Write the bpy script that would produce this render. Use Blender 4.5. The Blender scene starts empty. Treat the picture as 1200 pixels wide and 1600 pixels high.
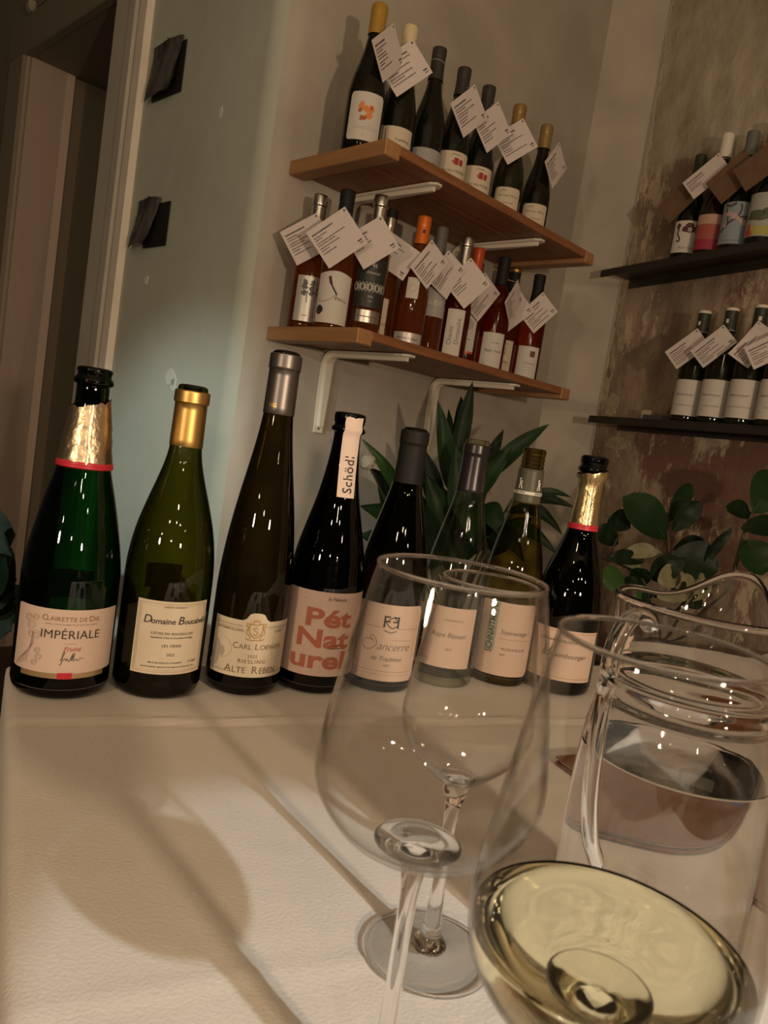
import bpy, bmesh, math, random
from mathutils import Vector, Matrix, noise
from mathutils.geometry import tessellate_polygon

random.seed(7)
S = bpy.context.scene
COL = S.collection
PI = math.pi

# ---------------------------------------------------------------- camera
CAM_H, PITCH, ROLL, FPX = 0.28354, 0.09718, 0.15470, 1176.45
_f = Vector((0, math.cos(PITCH), -math.sin(PITCH)))
_u = Vector((0, math.sin(PITCH), math.cos(PITCH)))
_r = Vector((1, 0, 0))
CR = _r * math.cos(ROLL) + _u * math.sin(ROLL)
CU = _u * math.cos(ROLL) - _r * math.sin(ROLL)
cam = bpy.data.cameras.new('camera')
cam.sensor_fit = 'VERTICAL'
cam.sensor_height = 36.0
cam.sensor_width = 27.0
cam.lens = FPX / 1600 * 36
cam.clip_start = 0.01
cam.dof.use_dof = True
cam.dof.focus_distance = 0.85
cam.dof.aperture_fstop = 22
co = bpy.data.objects.new('camera', cam)
COL.objects.link(co)
M = Matrix((CR, CU, -_f)).transposed().to_4x4()
M.translation = Vector((0, 0, CAM_H))
co.matrix_world = M
S.camera = co

# ---------------------------------------------------------------- world, lamps, exposure
W = bpy.data.worlds.new('world')
S.world = W
W.use_nodes = True
W.node_tree.nodes['Background'].inputs[0].default_value = (1.0, 0.80, 0.58, 1)
W.node_tree.nodes['Background'].inputs[1].default_value = 0.016
S.view_settings.view_transform = 'Standard'
S.view_settings.look = 'None'
S.view_settings.gamma = 1
S.view_settings.use_curve_mapping = False
S.view_settings.exposure = 0.62
cy = S.cycles
cy.max_bounces = 16
cy.transparent_max_bounces = 40
cy.transmission_bounces = 14
cy.glossy_bounces = 6
cy.diffuse_bounces = 3
cy.sample_clamp_indirect = 4.0
cy.blur_glossy = 0.6
cy.use_denoising = True


def lamp(name, kind, loc, energy, color, **kw):
    l = bpy.data.lights.new(name, kind)
    l.energy = energy
    l.color = color
    for k, v in kw.items():
        if k != 'aim':
            setattr(l, k, v)
    o = bpy.data.objects.new(name, l)
    o.location = loc
    if 'aim' in kw:
        o.rotation_euler = (Vector(kw['aim']) - Vector(loc)).to_track_quat('-Z', 'Y').to_euler()
    COL.objects.link(o)
    return o


WARM = (1.0, 0.75, 0.51)
lamp('table_lamp_light', 'POINT', (0.80, -0.66, 0.42), 34, WARM, shadow_soft_size=0.035)
lamp('far_table_light', 'POINT', (-0.85, -0.75, 0.42), 16, WARM, shadow_soft_size=0.05)
for k, (x, y, z, e) in enumerate(((-0.45, -1.9, 1.25, 6), (0.25, -2.2, 0.75, 6), (1.25, -1.9, 1.35, 7), (0.75, -2.3, 1.75, 7), (-1.3, -2.1, 0.9, 6), (0.05, -1.2, 1.6, 3), (1.5, -0.9, 0.9, 3), (-0.9, -1.4, 1.7, 3), (0.5, -1.5, 1.15, 3))):
    lamp('pendant_bulb_light', 'POINT', (x, y, z), e, (1.0, 0.76, 0.50), shadow_soft_size=0.03)
lamp('spot_light', 'SPOT', (0.89, -0.67, 0.69), 42, (0.84, 0.98, 1.0), spot_size=math.radians(18.5), spot_blend=0.06,
     shadow_soft_size=0.012, aim=(0.21, 0.156, 0.0))
lamp('added_wall_spot', 'SPOT', (-1.3, -0.7, 0.75), 70, (0.84, 1.0, 0.98), spot_size=math.radians(28), spot_blend=0.7,
     shadow_soft_size=0.02, aim=(-0.50, 1.82, -0.10))  # added unseen cool spot that brightens the lower grey wall


# ---------------------------------------------------------------- helpers
def pix(x, y, depth):
    """point seen at photograph pixel x, y at a distance along the view axis"""
    return Vector((0, 0, CAM_H)) + depth * (_f + (x - 600) / FPX * CR - (y - 800) / FPX * CU)


def tag(o, label=None, cat=None, group=None, kind=None):
    if label: o['label'] = label
    if cat: o['category'] = cat
    if group: o['group'] = group
    if kind: o['kind'] = kind
    return o


def empty(name, loc=(0, 0, 0), rz=0.0, rot=None):
    o = bpy.data.objects.new(name, None)
    COL.objects.link(o)
    o.location = loc
    o.rotation_euler = rot if rot else (0, 0, rz)
    o.empty_display_size = 0.02
    return o


def obj(name, me, m=None, parent=None, smooth=False):
    if isinstance(me, tuple):
        v, f = me
        me = bpy.data.meshes.new(name)
        me.from_pydata([tuple(p) for p in v], [], f)
    elif isinstance(me, bmesh.types.BMesh):
        b = me
        me = bpy.data.meshes.new(name)
        b.to_mesh(me)
        b.free()
    if m is not None and not me.materials:
        me.materials.append(m)
    if smooth:
        me.polygons.foreach_set('use_smooth', [True] * len(me.polygons))
    me.update()
    o = bpy.data.objects.new(name, me)
    COL.objects.link(o)
    if parent is not None:
        o.parent = parent
    return o


def fixn(me_or_o):
    me = me_or_o.data if hasattr(me_or_o, 'data') else me_or_o
    b = bmesh.new()
    b.from_mesh(me)
    bmesh.ops.recalc_face_normals(b, faces=b.faces)
    b.to_mesh(me)
    b.free()
    return me_or_o


def box(x0, x1, y0, y1, z0, z1, bevel=0.0, seg=1):
    b = bmesh.new()
    bmesh.ops.create_cube(b, size=1)
    for v in b.verts:
        v.co = Vector((x0 + (v.co.x + .5) * (x1 - x0), y0 + (v.co.y + .5) * (y1 - y0), z0 + (v.co.z + .5) * (z1 - z0)))
    if bevel:
        bmesh.ops.bevel(b, geom=b.edges[:], offset=bevel, segments=seg, affect='EDGES', profile=0.6)
    return b


def spline(pts, n=6):
    """Catmull-Rom through (r, z) points; a point given twice stays a corner"""
    out = []
    for i in range(len(pts) - 1):
        p1, p2 = pts[i], pts[i + 1]
        if p1 == p2: continue
        p0 = pts[i - 1] if i > 0 else p1
        p3 = pts[i + 2] if i + 2 < len(pts) else p2
        for k in range(n):
            t = k / n
            q = []
            for a in range(len(p1)):
                q.append(.5 * (2 * p1[a] + (p2[a] - p0[a]) * t + (2 * p0[a] - 5 * p1[a] + 4 * p2[a] - p3[a]) * t * t
                               + (3 * p1[a] - p0[a] - 3 * p2[a] + p3[a]) * t ** 3))
            out.append(tuple(q))
    out.append(tuple(pts[-1]))
    return out


def lathe(prof, seg=48, cap0=False, cap1=False, fn=None):
    v, f = [], []
    n = len(prof)
    for (r, z) in prof:
        for k in range(seg):
            a = 2 * PI * k / seg
            p = Vector((r * math.cos(a), r * math.sin(a), z))
            v.append(fn(p, a) if fn else p)
    for i in range(n - 1):
        for k in range(seg):
            k2 = (k + 1) % seg
            f.append((i * seg + k, i * seg + k2, (i + 1) * seg + k2, (i + 1) * seg + k))
    if cap0: f.append(tuple(range(seg - 1, -1, -1)))
    if cap1: f.append(tuple((n - 1) * seg + k for k in range(seg)))
    return v, f


def tube(path, rad, seg=8, flat=1.0, up=Vector((0, 0, 1)), closed=False):
    """swept ellipse; rad one number or one per point"""
    v, f = [], []
    n = len(path)
    path = [Vector(p) for p in path]
    for i, p in enumerate(path):
        a = path[i - 1] if (i or closed) else p
        b = path[(i + 1) % n] if (i < n - 1 or closed) else p
        t = (b - a).normalized()
        s = t.cross(up)
        if s.length < 1e-4: s = t.cross(Vector((1, 0, 0)))
        s.normalize()
        w = s.cross(t)
        r = rad[i] if isinstance(rad, (list, tuple)) else rad
        for k in range(seg):
            g = 2 * PI * k / seg
            v.append(p + s * (r * math.cos(g)) + w * (r * flat * math.sin(g)))
    m = n if closed else n - 1
    for i in range(m):
        j = (i + 1) % n
        for k in range(seg):
            k2 = (k + 1) % seg
            f.append((i * seg + k, i * seg + k2, j * seg + k2, j * seg + k))
    if not closed:
        f.append(tuple(range(seg - 1, -1, -1)))
        f.append(tuple((n - 1) * seg + k for k in range(seg)))
    return v, f


def join(*parts):
    v, f = [], []
    for a, b in parts:
        o = len(v)
        v += list(a)
        f += [tuple(i + o for i in q) for q in b]
    return v, f


def xf(part, mat):
    return [mat @ Vector(p) for p in part[0]], part[1]


# ---------------------------------------------------------------- materials
MATS = {}


def nodes(name):
    m = bpy.data.materials.new(name)
    m.use_nodes = True
    nt = m.node_tree
    return m, nt, nt.nodes['Principled BSDF'], nt.nodes['Material Output']


def mat(name, col, rough=.5, metal=0., bump=0., bscale=200., var=0., vscale=8., spec=.5, trans=0., ior=1.45, coat=0., stretch=None,
        col2=None, detail=6, sheen=0.):
    if name in MATS: return MATS[name]
    m, nt, b, out = nodes(name)
    b.inputs['Base Color'].default_value = (*col, 1)
    b.inputs['Roughness'].default_value = rough
    b.inputs['Metallic'].default_value = metal
    b.inputs['Specular IOR Level'].default_value = spec
    b.inputs['Transmission Weight'].default_value = trans
    b.inputs['IOR'].default_value = ior
    b.inputs['Coat Weight'].default_value = coat
    b.inputs['Sheen Weight'].default_value = sheen
    tc = nt.nodes.new('ShaderNodeTexCoord')
    mp = nt.nodes.new('ShaderNodeMapping')
    nt.links.new(tc.outputs['Object'], mp.inputs[0])
    if stretch: mp.inputs['Scale'].default_value = stretch
    if var or col2:
        n = nt.nodes.new('ShaderNodeTexNoise')
        n.inputs['Scale'].default_value = vscale
        n.inputs['Detail'].default_value = detail
        n.inputs['Roughness'].default_value = .6
        nt.links.new(mp.outputs[0], n.inputs[0])
        r = nt.nodes.new('ShaderNodeValToRGB')
        c2 = col2 if col2 else tuple(min(1, c * (1 + var)) for c in col)
        c1 = col if col2 else tuple(c * (1 - var) for c in col)
        r.color_ramp.elements[0].position = .36
        r.color_ramp.elements[1].position = .66
        r.color_ramp.elements[0].color = (*c1, 1)
        r.color_ramp.elements[1].color = (*c2, 1)
        nt.links.new(n.outputs[0], r.inputs[0])
        nt.links.new(r.outputs[0], b.inputs['Base Color'])
    if bump:
        n = nt.nodes.new('ShaderNodeTexNoise')
        n.inputs['Scale'].default_value = bscale
        n.inputs['Detail'].default_value = 4
        nt.links.new(mp.outputs[0], n.inputs[0])
        bp = nt.nodes.new('ShaderNodeBump')
        bp.inputs['Strength'].default_value = bump
        bp.inputs['Distance'].default_value = .01
        nt.links.new(n.outputs[0], bp.inputs['Height'])
        nt.links.new(bp.outputs[0], b.inputs['Normal'])
    MATS[name] = m
    return m


def thin(name, tint, edge, power=1.6, rough=.015, refl=.96, base=.04):
    """thin-walled glass: light goes straight through, tinted more where the wall is seen edge-on, Schlick reflection on top"""
    if name in MATS: return MATS[name]
    m, nt, b, out = nodes(name)
    nt.nodes.remove(b)
    L = nt.links.new
    lw = nt.nodes.new('ShaderNodeLayerWeight')
    lw.inputs[0].default_value = .5
    p = nt.nodes.new('ShaderNodeMath'); p.operation = 'POWER'; p.inputs[1].default_value = power
    L(lw.outputs['Facing'], p.inputs[0])
    mx = nt.nodes.new('ShaderNodeMix'); mx.data_type = 'RGBA'
    mx.inputs[6].default_value = (*tint, 1); mx.inputs[7].default_value = (*edge, 1)
    L(p.outputs[0], mx.inputs[0])
    tr = nt.nodes.new('ShaderNodeBsdfTransparent')
    L(mx.outputs[2], tr.inputs[0])
    gl = nt.nodes.new('ShaderNodeBsdfGlossy'); gl.inputs['Roughness'].default_value = rough
    q = nt.nodes.new('ShaderNodeMath'); q.operation = 'POWER'; q.inputs[1].default_value = 4.5
    L(lw.outputs['Facing'], q.inputs[0])
    q2 = nt.nodes.new('ShaderNodeMath'); q2.operation = 'MULTIPLY_ADD'
    q2.inputs[1].default_value = refl; q2.inputs[2].default_value = base
    L(q.outputs[0], q2.inputs[0])
    ms = nt.nodes.new('ShaderNodeMixShader')
    L(q2.outputs[0], ms.inputs[0]); L(tr.outputs[0], ms.inputs[1]); L(gl.outputs[0], ms.inputs[2])
    L(ms.outputs[0], out.inputs[0])
    MATS[name] = m
    return m


GLASS = mat('clear_glass', (1, 1, 1), .0, trans=1, ior=1.46)
BOWL = thin('bowl_glass', (.997, .997, .992), (.72, .71, .67), 5.0, refl=.8, base=.022)
FOOT = thin('foot_glass', (.99, .99, .985), (.42, .41, .39), 3.0, refl=.9, base=.035)
WATER = mat('water', (1, 1, 1), .0, trans=1, ior=1.33)
WINE = mat('white_wine', (.95, .89, .64), .0, trans=1, ior=1.34)
INK = mat('black_ink', (.035, .03, .03), .6)
PAPER = mat('tag_paper', (.66, .58, .55), .8, bump=.03, bscale=120)
CREAM = mat('cream_label', (.64, .55, .42), .65, bump=.03, bscale=500)
WHITE = mat('white_label', (.62, .58, .52), .65, bump=.03, bscale=500)
PINKISH = mat('blush_label', (.62, .47, .39), .65, bump=.03, bscale=500)
KRAFT = mat('kraft_label', (.60, .44, .37), .75, var=.06, vscale=600)
GOLDFOIL = mat('gold_foil', (.74, .58, .38), .34, metal=1, bump=.18, bscale=90)
GOLD = mat('gold_capsule', (.62, .40, .13), .42, metal=1)
RED = mat('red_foil', (.55, .03, .05), .35)
BLACKCAP = mat('black_capsule', (.014, .013, .013), .6, spec=.3)
GREYCAP = mat('grey_capsule', (.20, .18, .17), .40, metal=.9)
SILVER = mat('silver_capsule', (.62, .58, .53), .28, metal=1)
DARKGLASS = mat('dark_bottle_glass', (.007, .007, .004), .07, spec=.4)
STRING = mat('string', (.45, .40, .34), .8)
# ---------------------------------------------------------------- the setting
A = Vector((-0.3238, 1.7245, 0))          # left end of the shelves at the shelf wall
U = Vector((0.6968, 0.7173, 0))           # along the shelf wall, away
N = Vector((0.7173, -0.6968, 0))          # out of the shelf wall, into the room
K = A - U * 0.06                          # outer corner of the room's two painted walls
D = -N                                    # along the grey wall, away from that corner
R0 = Vector((0.645, 2.52, 0))             # where the bare wall starts
DR = Vector((0.454, -0.891, 0))           # along the bare wall, towards the camera
NR = Vector((-0.891, -0.454, 0))          # out of the bare wall
FLOOR, CEIL = -0.75, 2.3
Z3 = Vector((0, 0, 1))


def wall_mat(name, c1, c2, scale, bump, bscale, rough=.75, streak=(1, 1, 1)):
    m, nt, b, out = nodes(name)
    L = nt.links.new
    tc = nt.nodes.new('ShaderNodeTexCoord')
    mp = nt.nodes.new('ShaderNodeMapping'); mp.inputs['Scale'].default_value = streak
    L(tc.outputs['Object'], mp.inputs[0])
    n = nt.nodes.new('ShaderNodeTexNoise'); n.inputs['Scale'].default_value = scale; n.inputs['Detail'].default_value = 7
    L(mp.outputs[0], n.inputs[0])
    r = nt.nodes.new('ShaderNodeValToRGB')
    r.color_ramp.elements[0].position = .35; r.color_ramp.elements[0].color = (*c1, 1)
    r.color_ramp.elements[1].position = .68; r.color_ramp.elements[1].color = (*c2, 1)
    L(n.outputs[0], r.inputs[0]); L(r.outputs[0], b.inputs['Base Color'])
    b.inputs['Roughness'].default_value = rough
    b.inputs['Specular IOR Level'].default_value = .3
    n2 = nt.nodes.new('ShaderNodeTexNoise'); n2.inputs['Scale'].default_value = bscale; n2.inputs['Detail'].default_value = 5
    L(mp.outputs[0], n2.inputs[0])
    bp = nt.nodes.new('ShaderNodeBump'); bp.inputs['Strength'].default_value = bump; bp.inputs['Distance'].default_value = .02
    L(n2.outputs[0], bp.inputs['Height']); L(bp.outputs[0], b.inputs['Normal'])
    return m


M_GREY = wall_mat('grey_green_paint', (.44, .46, .39), (.50, .52, .44), 3, .10, 14)
M_SHELFWALL = wall_mat('old_white_plaster', (.40, .36, .30), (.50, .45, .38), 4, .22, 9)
M_STRIP = wall_mat('painted_plaster', (.40, .36, .30), (.50, .45, .37), 5, .25, 12)
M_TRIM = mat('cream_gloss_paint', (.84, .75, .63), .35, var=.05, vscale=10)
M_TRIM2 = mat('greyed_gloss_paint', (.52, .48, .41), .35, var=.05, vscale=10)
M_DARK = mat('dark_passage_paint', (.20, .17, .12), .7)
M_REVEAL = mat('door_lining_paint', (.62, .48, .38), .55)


def bare_wall():
    m, nt, b, out = nodes('stripped_brown_plaster')
    L = nt.links.new
    tc = nt.nodes.new('ShaderNodeTexCoord')

    def nz(scale, detail, stretch=(1, 1, 1), rough=.6, off=0):
        mp = nt.nodes.new('ShaderNodeMapping'); mp.inputs['Scale'].default_value = stretch
        mp.inputs['Location'].default_value = (off, off, off)
        L(tc.outputs['Object'], mp.inputs[0])
        n = nt.nodes.new('ShaderNodeTexNoise'); n.inputs['Scale'].default_value = scale; n.inputs['Detail'].default_value = detail
        n.inputs['Roughness'].default_value = rough
        L(mp.outputs[0], n.inputs[0])
        return n

    def ramp(n, stops):
        r = nt.nodes.new('ShaderNodeValToRGB')
        e = r.color_ramp.elements
        while len(e) < len(stops): e.new(.5)
        for q, (p, c) in zip(e, stops):
            q.position = p; q.color = (*c, 1)
        L(n.outputs[0], r.inputs[0])
        return r

    def mix(a, bb, f):
        x = nt.nodes.new('ShaderNodeMix'); x.data_type = 'RGBA'
        L(f, x.inputs[0]); L(a, x.inputs[6]); L(bb, x.inputs[7])
        return x.outputs[2]

    n1 = nz(3.0, 10, (1, 1, .45), .7)
    base = ramp(n1, [(.33, (0.138, 0.086, 0.060)), (.45, (0.275, 0.200, 0.142)), (.55, (0.425, 0.333, 0.234)), (.66, (0.600, 0.505, 0.383))])
    n2 = nz(7.0, 8, (1, 1, .5), .75, 3.1)
    f2 = ramp(n2, [(.56, (0, 0, 0)), (.60, (1, 1, 1))])
    c_ochre = nt.nodes.new('ShaderNodeRGB'); c_ochre.outputs[0].default_value = (.58, .48, .34, 1)
    n3 = nz(2.1, 9, (1, 1, .6), .7, 9.7)
    f3 = ramp(n3, [(.50, (0, 0, 0)), (.54, (1, 1, 1))])
    c_red = nt.nodes.new('ShaderNodeRGB'); c_red.outputs[0].default_value = (.215, .120, .090, 1)
    a = mix(base.outputs[0], c_red.outputs[0], f3.outputs[0])
    a = mix(a, c_ochre.outputs[0], f2.outputs[0])
    # a paler, less stripped band higher up
    sx = nt.nodes.new('ShaderNodeSeparateXYZ'); L(tc.outputs['Object'], sx.inputs[0])
    ad = nt.nodes.new('ShaderNodeMath'); ad.operation = 'MULTIPLY_ADD'; ad.inputs[1].default_value = .35
    L(n1.outputs[0], ad.inputs[0]); L(sx.outputs['Z'], ad.inputs[2])
    mr = nt.nodes.new('ShaderNodeMapRange'); mr.inputs[1].default_value = 1.37; mr.inputs[2].default_value = 1.42
    L(ad.outputs[0], mr.inputs[0])
    n4 = nz(5, 9, (1, 1, .5), .7, 5.5)
    pale = ramp(n4, [(.36, (0.300, 0.253, 0.185)), (.5, (0.450, 0.399, 0.298)), (.62, (0.600, 0.545, 0.426))])
    a = mix(a, pale.outputs[0], mr.outputs[0])
    L(a, b.inputs['Base Color'])
    b.inputs['Roughness'].default_value = .8
    b.inputs['Specular IOR Level'].default_value = .25
    n5 = nz(16, 8, (1, 1, .6), .7)
    bp = nt.nodes.new('ShaderNodeBump'); bp.inputs['Strength'].default_value = .5; bp.inputs['Distance'].default_value = .012
    L(n5.outputs[0], bp.inputs['Height']); L(bp.outputs[0], b.inputs['Normal'])
    return m


M_BARE = bare_wall()


def strip_wall(name, plan, m, z0=FLOOR, z1=CEIL, smooth=False, rows=1):
    v, f = [], []
    n = len(plan)
    for j in range(rows + 1):
        z = z0 + (z1 - z0) * j / rows
        v += [Vector((p.x, p.y, z)) for p in plan]
    for j in range(rows):
        for i in range(n - 1):
            f.append((j * n + i, j * n + i + 1, (j + 1) * n + i + 1, (j + 1) * n + i))
    return tag(obj(name, (v, f), m, smooth=smooth), kind='structure')


RC = 0.06
cc = K + U * RC + D * RC
arc = [cc + (N * math.cos(t) - U * math.sin(t)) * RC for t in [PI / 2 * k / 16 for k in range(17)]]
tag(strip_wall('wall_back', arc[:9][::-1] + [A + U * .3, A + U * .7, A + U * 1.135], M_SHELFWALL, smooth=True), 'old off-white plaster wall behind the wooden shelves')
tag(strip_wall('wall_corner', [A + U * 1.135, R0], M_STRIP), 'narrow painted plaster strip in the room corner')
wr = strip_wall('wall_right', [R0, R0 + DR * 2.4], M_BARE)
tag(wr, 'stripped brown plaster wall with flaking ochre patches')
tag(strip_wall('wall_left', arc[8:][::-1][::-1] + [K + D * .3, K + D * .63], M_GREY, smooth=True), 'grey-green painted wall beside the doorway')

# ragged paint edge standing proud along the start of the bare wall
rag_v, rag_f = [], []
zz = FLOOR
k = 0
while zz < CEIL:
    w = .007 + .008 * noise.noise(Vector((zz * 17, 2.3, 0))) + .009 * noise.noise(Vector((zz * 70, 5.3, 0)))
    w = max(.002, w) + (.022 if 1.18 < zz < 1.62 else 0) * (.5 + .5 * noise.noise(Vector((zz * 14, 8, 0))))
    for (q, o) in ((0, .0), (0, .0025), (w, .0025), (w + .001, .0)):
        p = R0 + DR * q + NR * o
        rag_v.append(Vector((p.x, p.y, zz)))
    if k:
        for j in range(3):
            a0 = (k - 1) * 4 + j
            rag_f.append((a0, a0 + 1, a0 + 5, a0 + 4))
    zz += .006
    k += 1
fixn(obj('paint_edge', (rag_v, rag_f), M_STRIP, wr))
# raised flakes of old paint left on the bare wall
M_FLAKE = mat('old_ochre_paint', (.40, .33, .22), .7, var=.2, vscale=30, bump=.3, bscale=60)
for (al, z, rx, rz, sd) in ((.10, .965, .018, .045, 1), (.155, .93, .020, .030, 2), (.03, .97, .012, .06, 3), (.02, .55, .015, .07, 4), (.05, .72, .016, .05, 5),
                            (.06, .50, .03, .035, 6), (.02, .83, .010, .05, 7), (.12, .38, .05, .02, 8), (.03, .62, .012, .04, 9)):
    pts = []
    for k in range(18):
        a = 2 * PI * k / 18
        w = 1 + .45 * noise.noise(Vector((math.cos(a) * 1.7, math.sin(a) * 1.7, sd * 7.7)))
        pts.append((rx * w * math.cos(a), rz * w * math.sin(a)))
    v = [R0 + DR * (al + x) + NR * .0015 + Z3 * (z + y) for x, y in pts] + [R0 + DR * (al + x * 1.05) + Z3 * (z + y * 1.05) for x, y in pts]
    f = [tuple(range(18))] + [(k, (k + 1) % 18, 18 + (k + 1) % 18, 18 + k) for k in range(18)]
    fixn(obj('paint_flake', (v, f), M_FLAKE, wr))

tag(obj('floor', ([(-4, -2.5, FLOOR), (3, -2.5, FLOOR), (3, 5, FLOOR), (-4, 5, FLOOR)], [(0, 1, 2, 3)]),
        mat('dark_floorboards', (.06, .045, .03), .5, var=.3, vscale=4)), 'dark wooden floor below the table', kind='structure')
tag(obj('ceiling', ([(-4, -2.5, CEIL), (3, -2.5, CEIL), (3, 5, CEIL), (-4, 5, CEIL)], [(3, 2, 1, 0)]), mat('ceiling_paint', (.45, .40, .33), .8)),
    'plain painted ceiling', kind='structure')

GM = Matrix((D, U, Z3)).transposed().to_4x4()
GM.translation = K


def gbox(name, g0, g1, d0, d1, z0, z1, m, bevel=0., parent=None):
    b = box(g0, g1, d0, d1, z0, z1, bevel)
    b.transform(GM)
    bmesh.ops.recalc_face_normals(b, faces=b.faces)
    return obj(name, b, m, parent)


def gwall(*a, label):
    return tag(gbox(*a), label, kind='structure')


LZ = 1.415
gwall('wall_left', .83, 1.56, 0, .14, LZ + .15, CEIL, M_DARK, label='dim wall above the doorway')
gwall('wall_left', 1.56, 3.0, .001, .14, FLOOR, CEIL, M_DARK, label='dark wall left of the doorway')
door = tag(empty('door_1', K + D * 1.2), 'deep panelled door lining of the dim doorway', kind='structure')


def dpart(name, *a, **k):
    o = gbox(name, *a, **k)
    o.parent = door
    o.matrix_parent_inverse = Matrix.Translation(-(K + D * 1.2))
    return o


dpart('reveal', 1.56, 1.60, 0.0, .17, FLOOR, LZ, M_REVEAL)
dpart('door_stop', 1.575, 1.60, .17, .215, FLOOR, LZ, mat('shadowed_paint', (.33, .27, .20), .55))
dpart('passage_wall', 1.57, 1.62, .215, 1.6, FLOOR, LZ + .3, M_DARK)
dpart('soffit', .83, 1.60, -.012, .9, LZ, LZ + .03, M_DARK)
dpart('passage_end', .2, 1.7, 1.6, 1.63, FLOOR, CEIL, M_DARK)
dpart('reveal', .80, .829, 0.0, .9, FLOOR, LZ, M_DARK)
tr = tag(empty('trim_1', K + D * .72), 'cream moulded casing right of the doorway', kind='structure')


def tpart(root, base, name, *a, **k):
    o = gbox(name, *a, **k)
    o.parent = root
    o.matrix_parent_inverse = Matrix.Translation(-base)
    return o


B1 = K + D * .72
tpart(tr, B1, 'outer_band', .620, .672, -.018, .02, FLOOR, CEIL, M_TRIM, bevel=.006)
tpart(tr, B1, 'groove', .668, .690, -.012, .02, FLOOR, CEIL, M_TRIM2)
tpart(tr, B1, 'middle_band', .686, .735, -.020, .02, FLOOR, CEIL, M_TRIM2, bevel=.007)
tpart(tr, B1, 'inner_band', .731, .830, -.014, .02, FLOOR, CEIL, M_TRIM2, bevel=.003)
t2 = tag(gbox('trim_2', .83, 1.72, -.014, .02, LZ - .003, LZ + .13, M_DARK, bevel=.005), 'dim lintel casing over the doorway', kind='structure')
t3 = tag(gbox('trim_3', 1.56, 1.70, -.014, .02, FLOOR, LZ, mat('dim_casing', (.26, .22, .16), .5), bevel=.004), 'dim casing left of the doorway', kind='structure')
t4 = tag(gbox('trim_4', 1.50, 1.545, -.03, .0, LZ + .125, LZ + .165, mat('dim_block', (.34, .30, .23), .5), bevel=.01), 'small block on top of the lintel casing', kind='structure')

# filler spots on the grey wall
M_FILL = mat('white_filler', (.66, .66, .60), .8)
wl = bpy.data.objects['wall_left']


def filler(g, z, rx, rz, sd):
    pts = []
    for k in range(14):
        a = 2 * PI * k / 14
        w = 1 + .5 * noise.noise(Vector((math.cos(a) * 1.6, math.sin(a) * 1.6, sd * 3.7)))
        pts.append((rx * w * math.cos(a), rz * w * math.sin(a)))
    v = [K + D * (g + x) - U * .001 + Z3 * (z + y) for x, y in pts] + [K + D * (g + x * 1.06) + Z3 * (z + y * 1.06) for x, y in pts]
    fixn(obj('filler_patch', (v, [tuple(range(14))] + [(k, (k + 1) % 14, 14 + (k + 1) % 14, 14 + k) for k in range(14)]), M_FILL, wl))


filler(.29, .350, .024, .022, 1)
filler(.275, .335, .012, .018, 2)
filler(.480, .595, .010, .012, 3)
filler(.214, .972, .006, .010, 4)

# ---------------------------------------------------------------- table and cloth
TA = math.radians(27.2)
TX = Vector((math.cos(TA), math.sin(TA), 0))
TY = Vector((-math.sin(TA), math.cos(TA), 0))
TC = Vector((-0.346, 0.735, 0))           # far left corner of the table top
TL, TD = 1.5, 0.86
M_TABLEWOOD = mat('table_wood', (.16, .09, .05), .5, var=.2, vscale=12)
tb = empty('table', TC + TX * .75 - TY * .43 + Z3 * FLOOR, TA)
tag(tb, 'long restaurant table hidden under the cream tablecloth', 'table')
obj('tabletop', box(-.745, .745, -.425, .425, .70, .742, .004), M_TABLEWOOD, tb)
for sx in (-1, 1):
    for sy in (-1, 1):
        obj('leg', box(sx * .66 - .03, sx * .66 + .03, sy * .36 - .03, sy * .36 + .03, 0, .70, .004), M_TABLEWOOD, tb)


def cloth_height(x, y):
    h = .0016 * noise.noise(Vector((x * 7, y * 7, 0)))
    a = noise.noise(Vector((x * 16 + y * 9, y * 26 - x * 11, 3)))
    h += .0009 * (1 - abs(a) * 2) * max(0, noise.noise(Vector((x * 4, y * 4, 9))) + .35)
    b_ = noise.noise(Vector((x * 9 - y * 15, y * 30 + x * 20, 17)))
    h += .0007 * (1 - abs(b_) * 2) * max(0, noise.noise(Vector((x * 5, y * 5, 29))) + .3)
    dl = y - (-.143 - .08 * (x - .07) + .002 * math.sin(x * 30))
    h += .0026 * math.exp(-(dl / .004) ** 2) - .0016 * math.exp(-((dl + .008) / .005) ** 2)
    dl = y - (-.47 - .05 * x + .002 * math.sin(x * 21))
    h += .0008 * math.exp(-(dl / .004) ** 2)
    return h


cv, cf = [], []
st = .0065
nx, ny = int((TL + .30) / st), int((TD + .5) / st)
for j in range(ny + 1):
    for i in range(nx + 1):
        x, y = -.26 + i * st, -TD - .25 + j * st
        ox, oy = max(0, -x), max(0, y, -TD - y)
        cx = max(x, 0.)
        cy_ = min(max(y, -TD), 0)
        s = math.hypot(ox, oy)
        z = cloth_height(cx, cy_) * (1 if s == 0 else max(0, 1 - s / .01))
        if s > 0:
            r = .006
            out = r * math.sin(min(s / r, PI / 2)) if s < r * PI / 2 else r
            dn = r * (1 - math.cos(min(s / r, PI / 2))) + max(0, s - r * PI / 2)
            fold = .012 * min(1, dn / .12) * math.sin(24 * (cx if oy > ox else cy_) + 3 * noise.noise(Vector((x * 3, y * 3, 0))))
            out += max(0, fold + .006 * min(1, dn / .1)) * (.1 if ox > oy else 1)
            if ox > 0: cx -= out * ox / s
            if oy > 0: cy_ += (1 if y > 0 else -1) * out * oy / s
            z -= dn
        cv.append(TC + TX * cx + TY * cy_ + Z3 * z)
for j in range(ny):
    for i in range(nx):
        a = j * (nx + 1) + i
        cf.append((a, a + 1, a + nx + 2, a + nx + 1))
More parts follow.
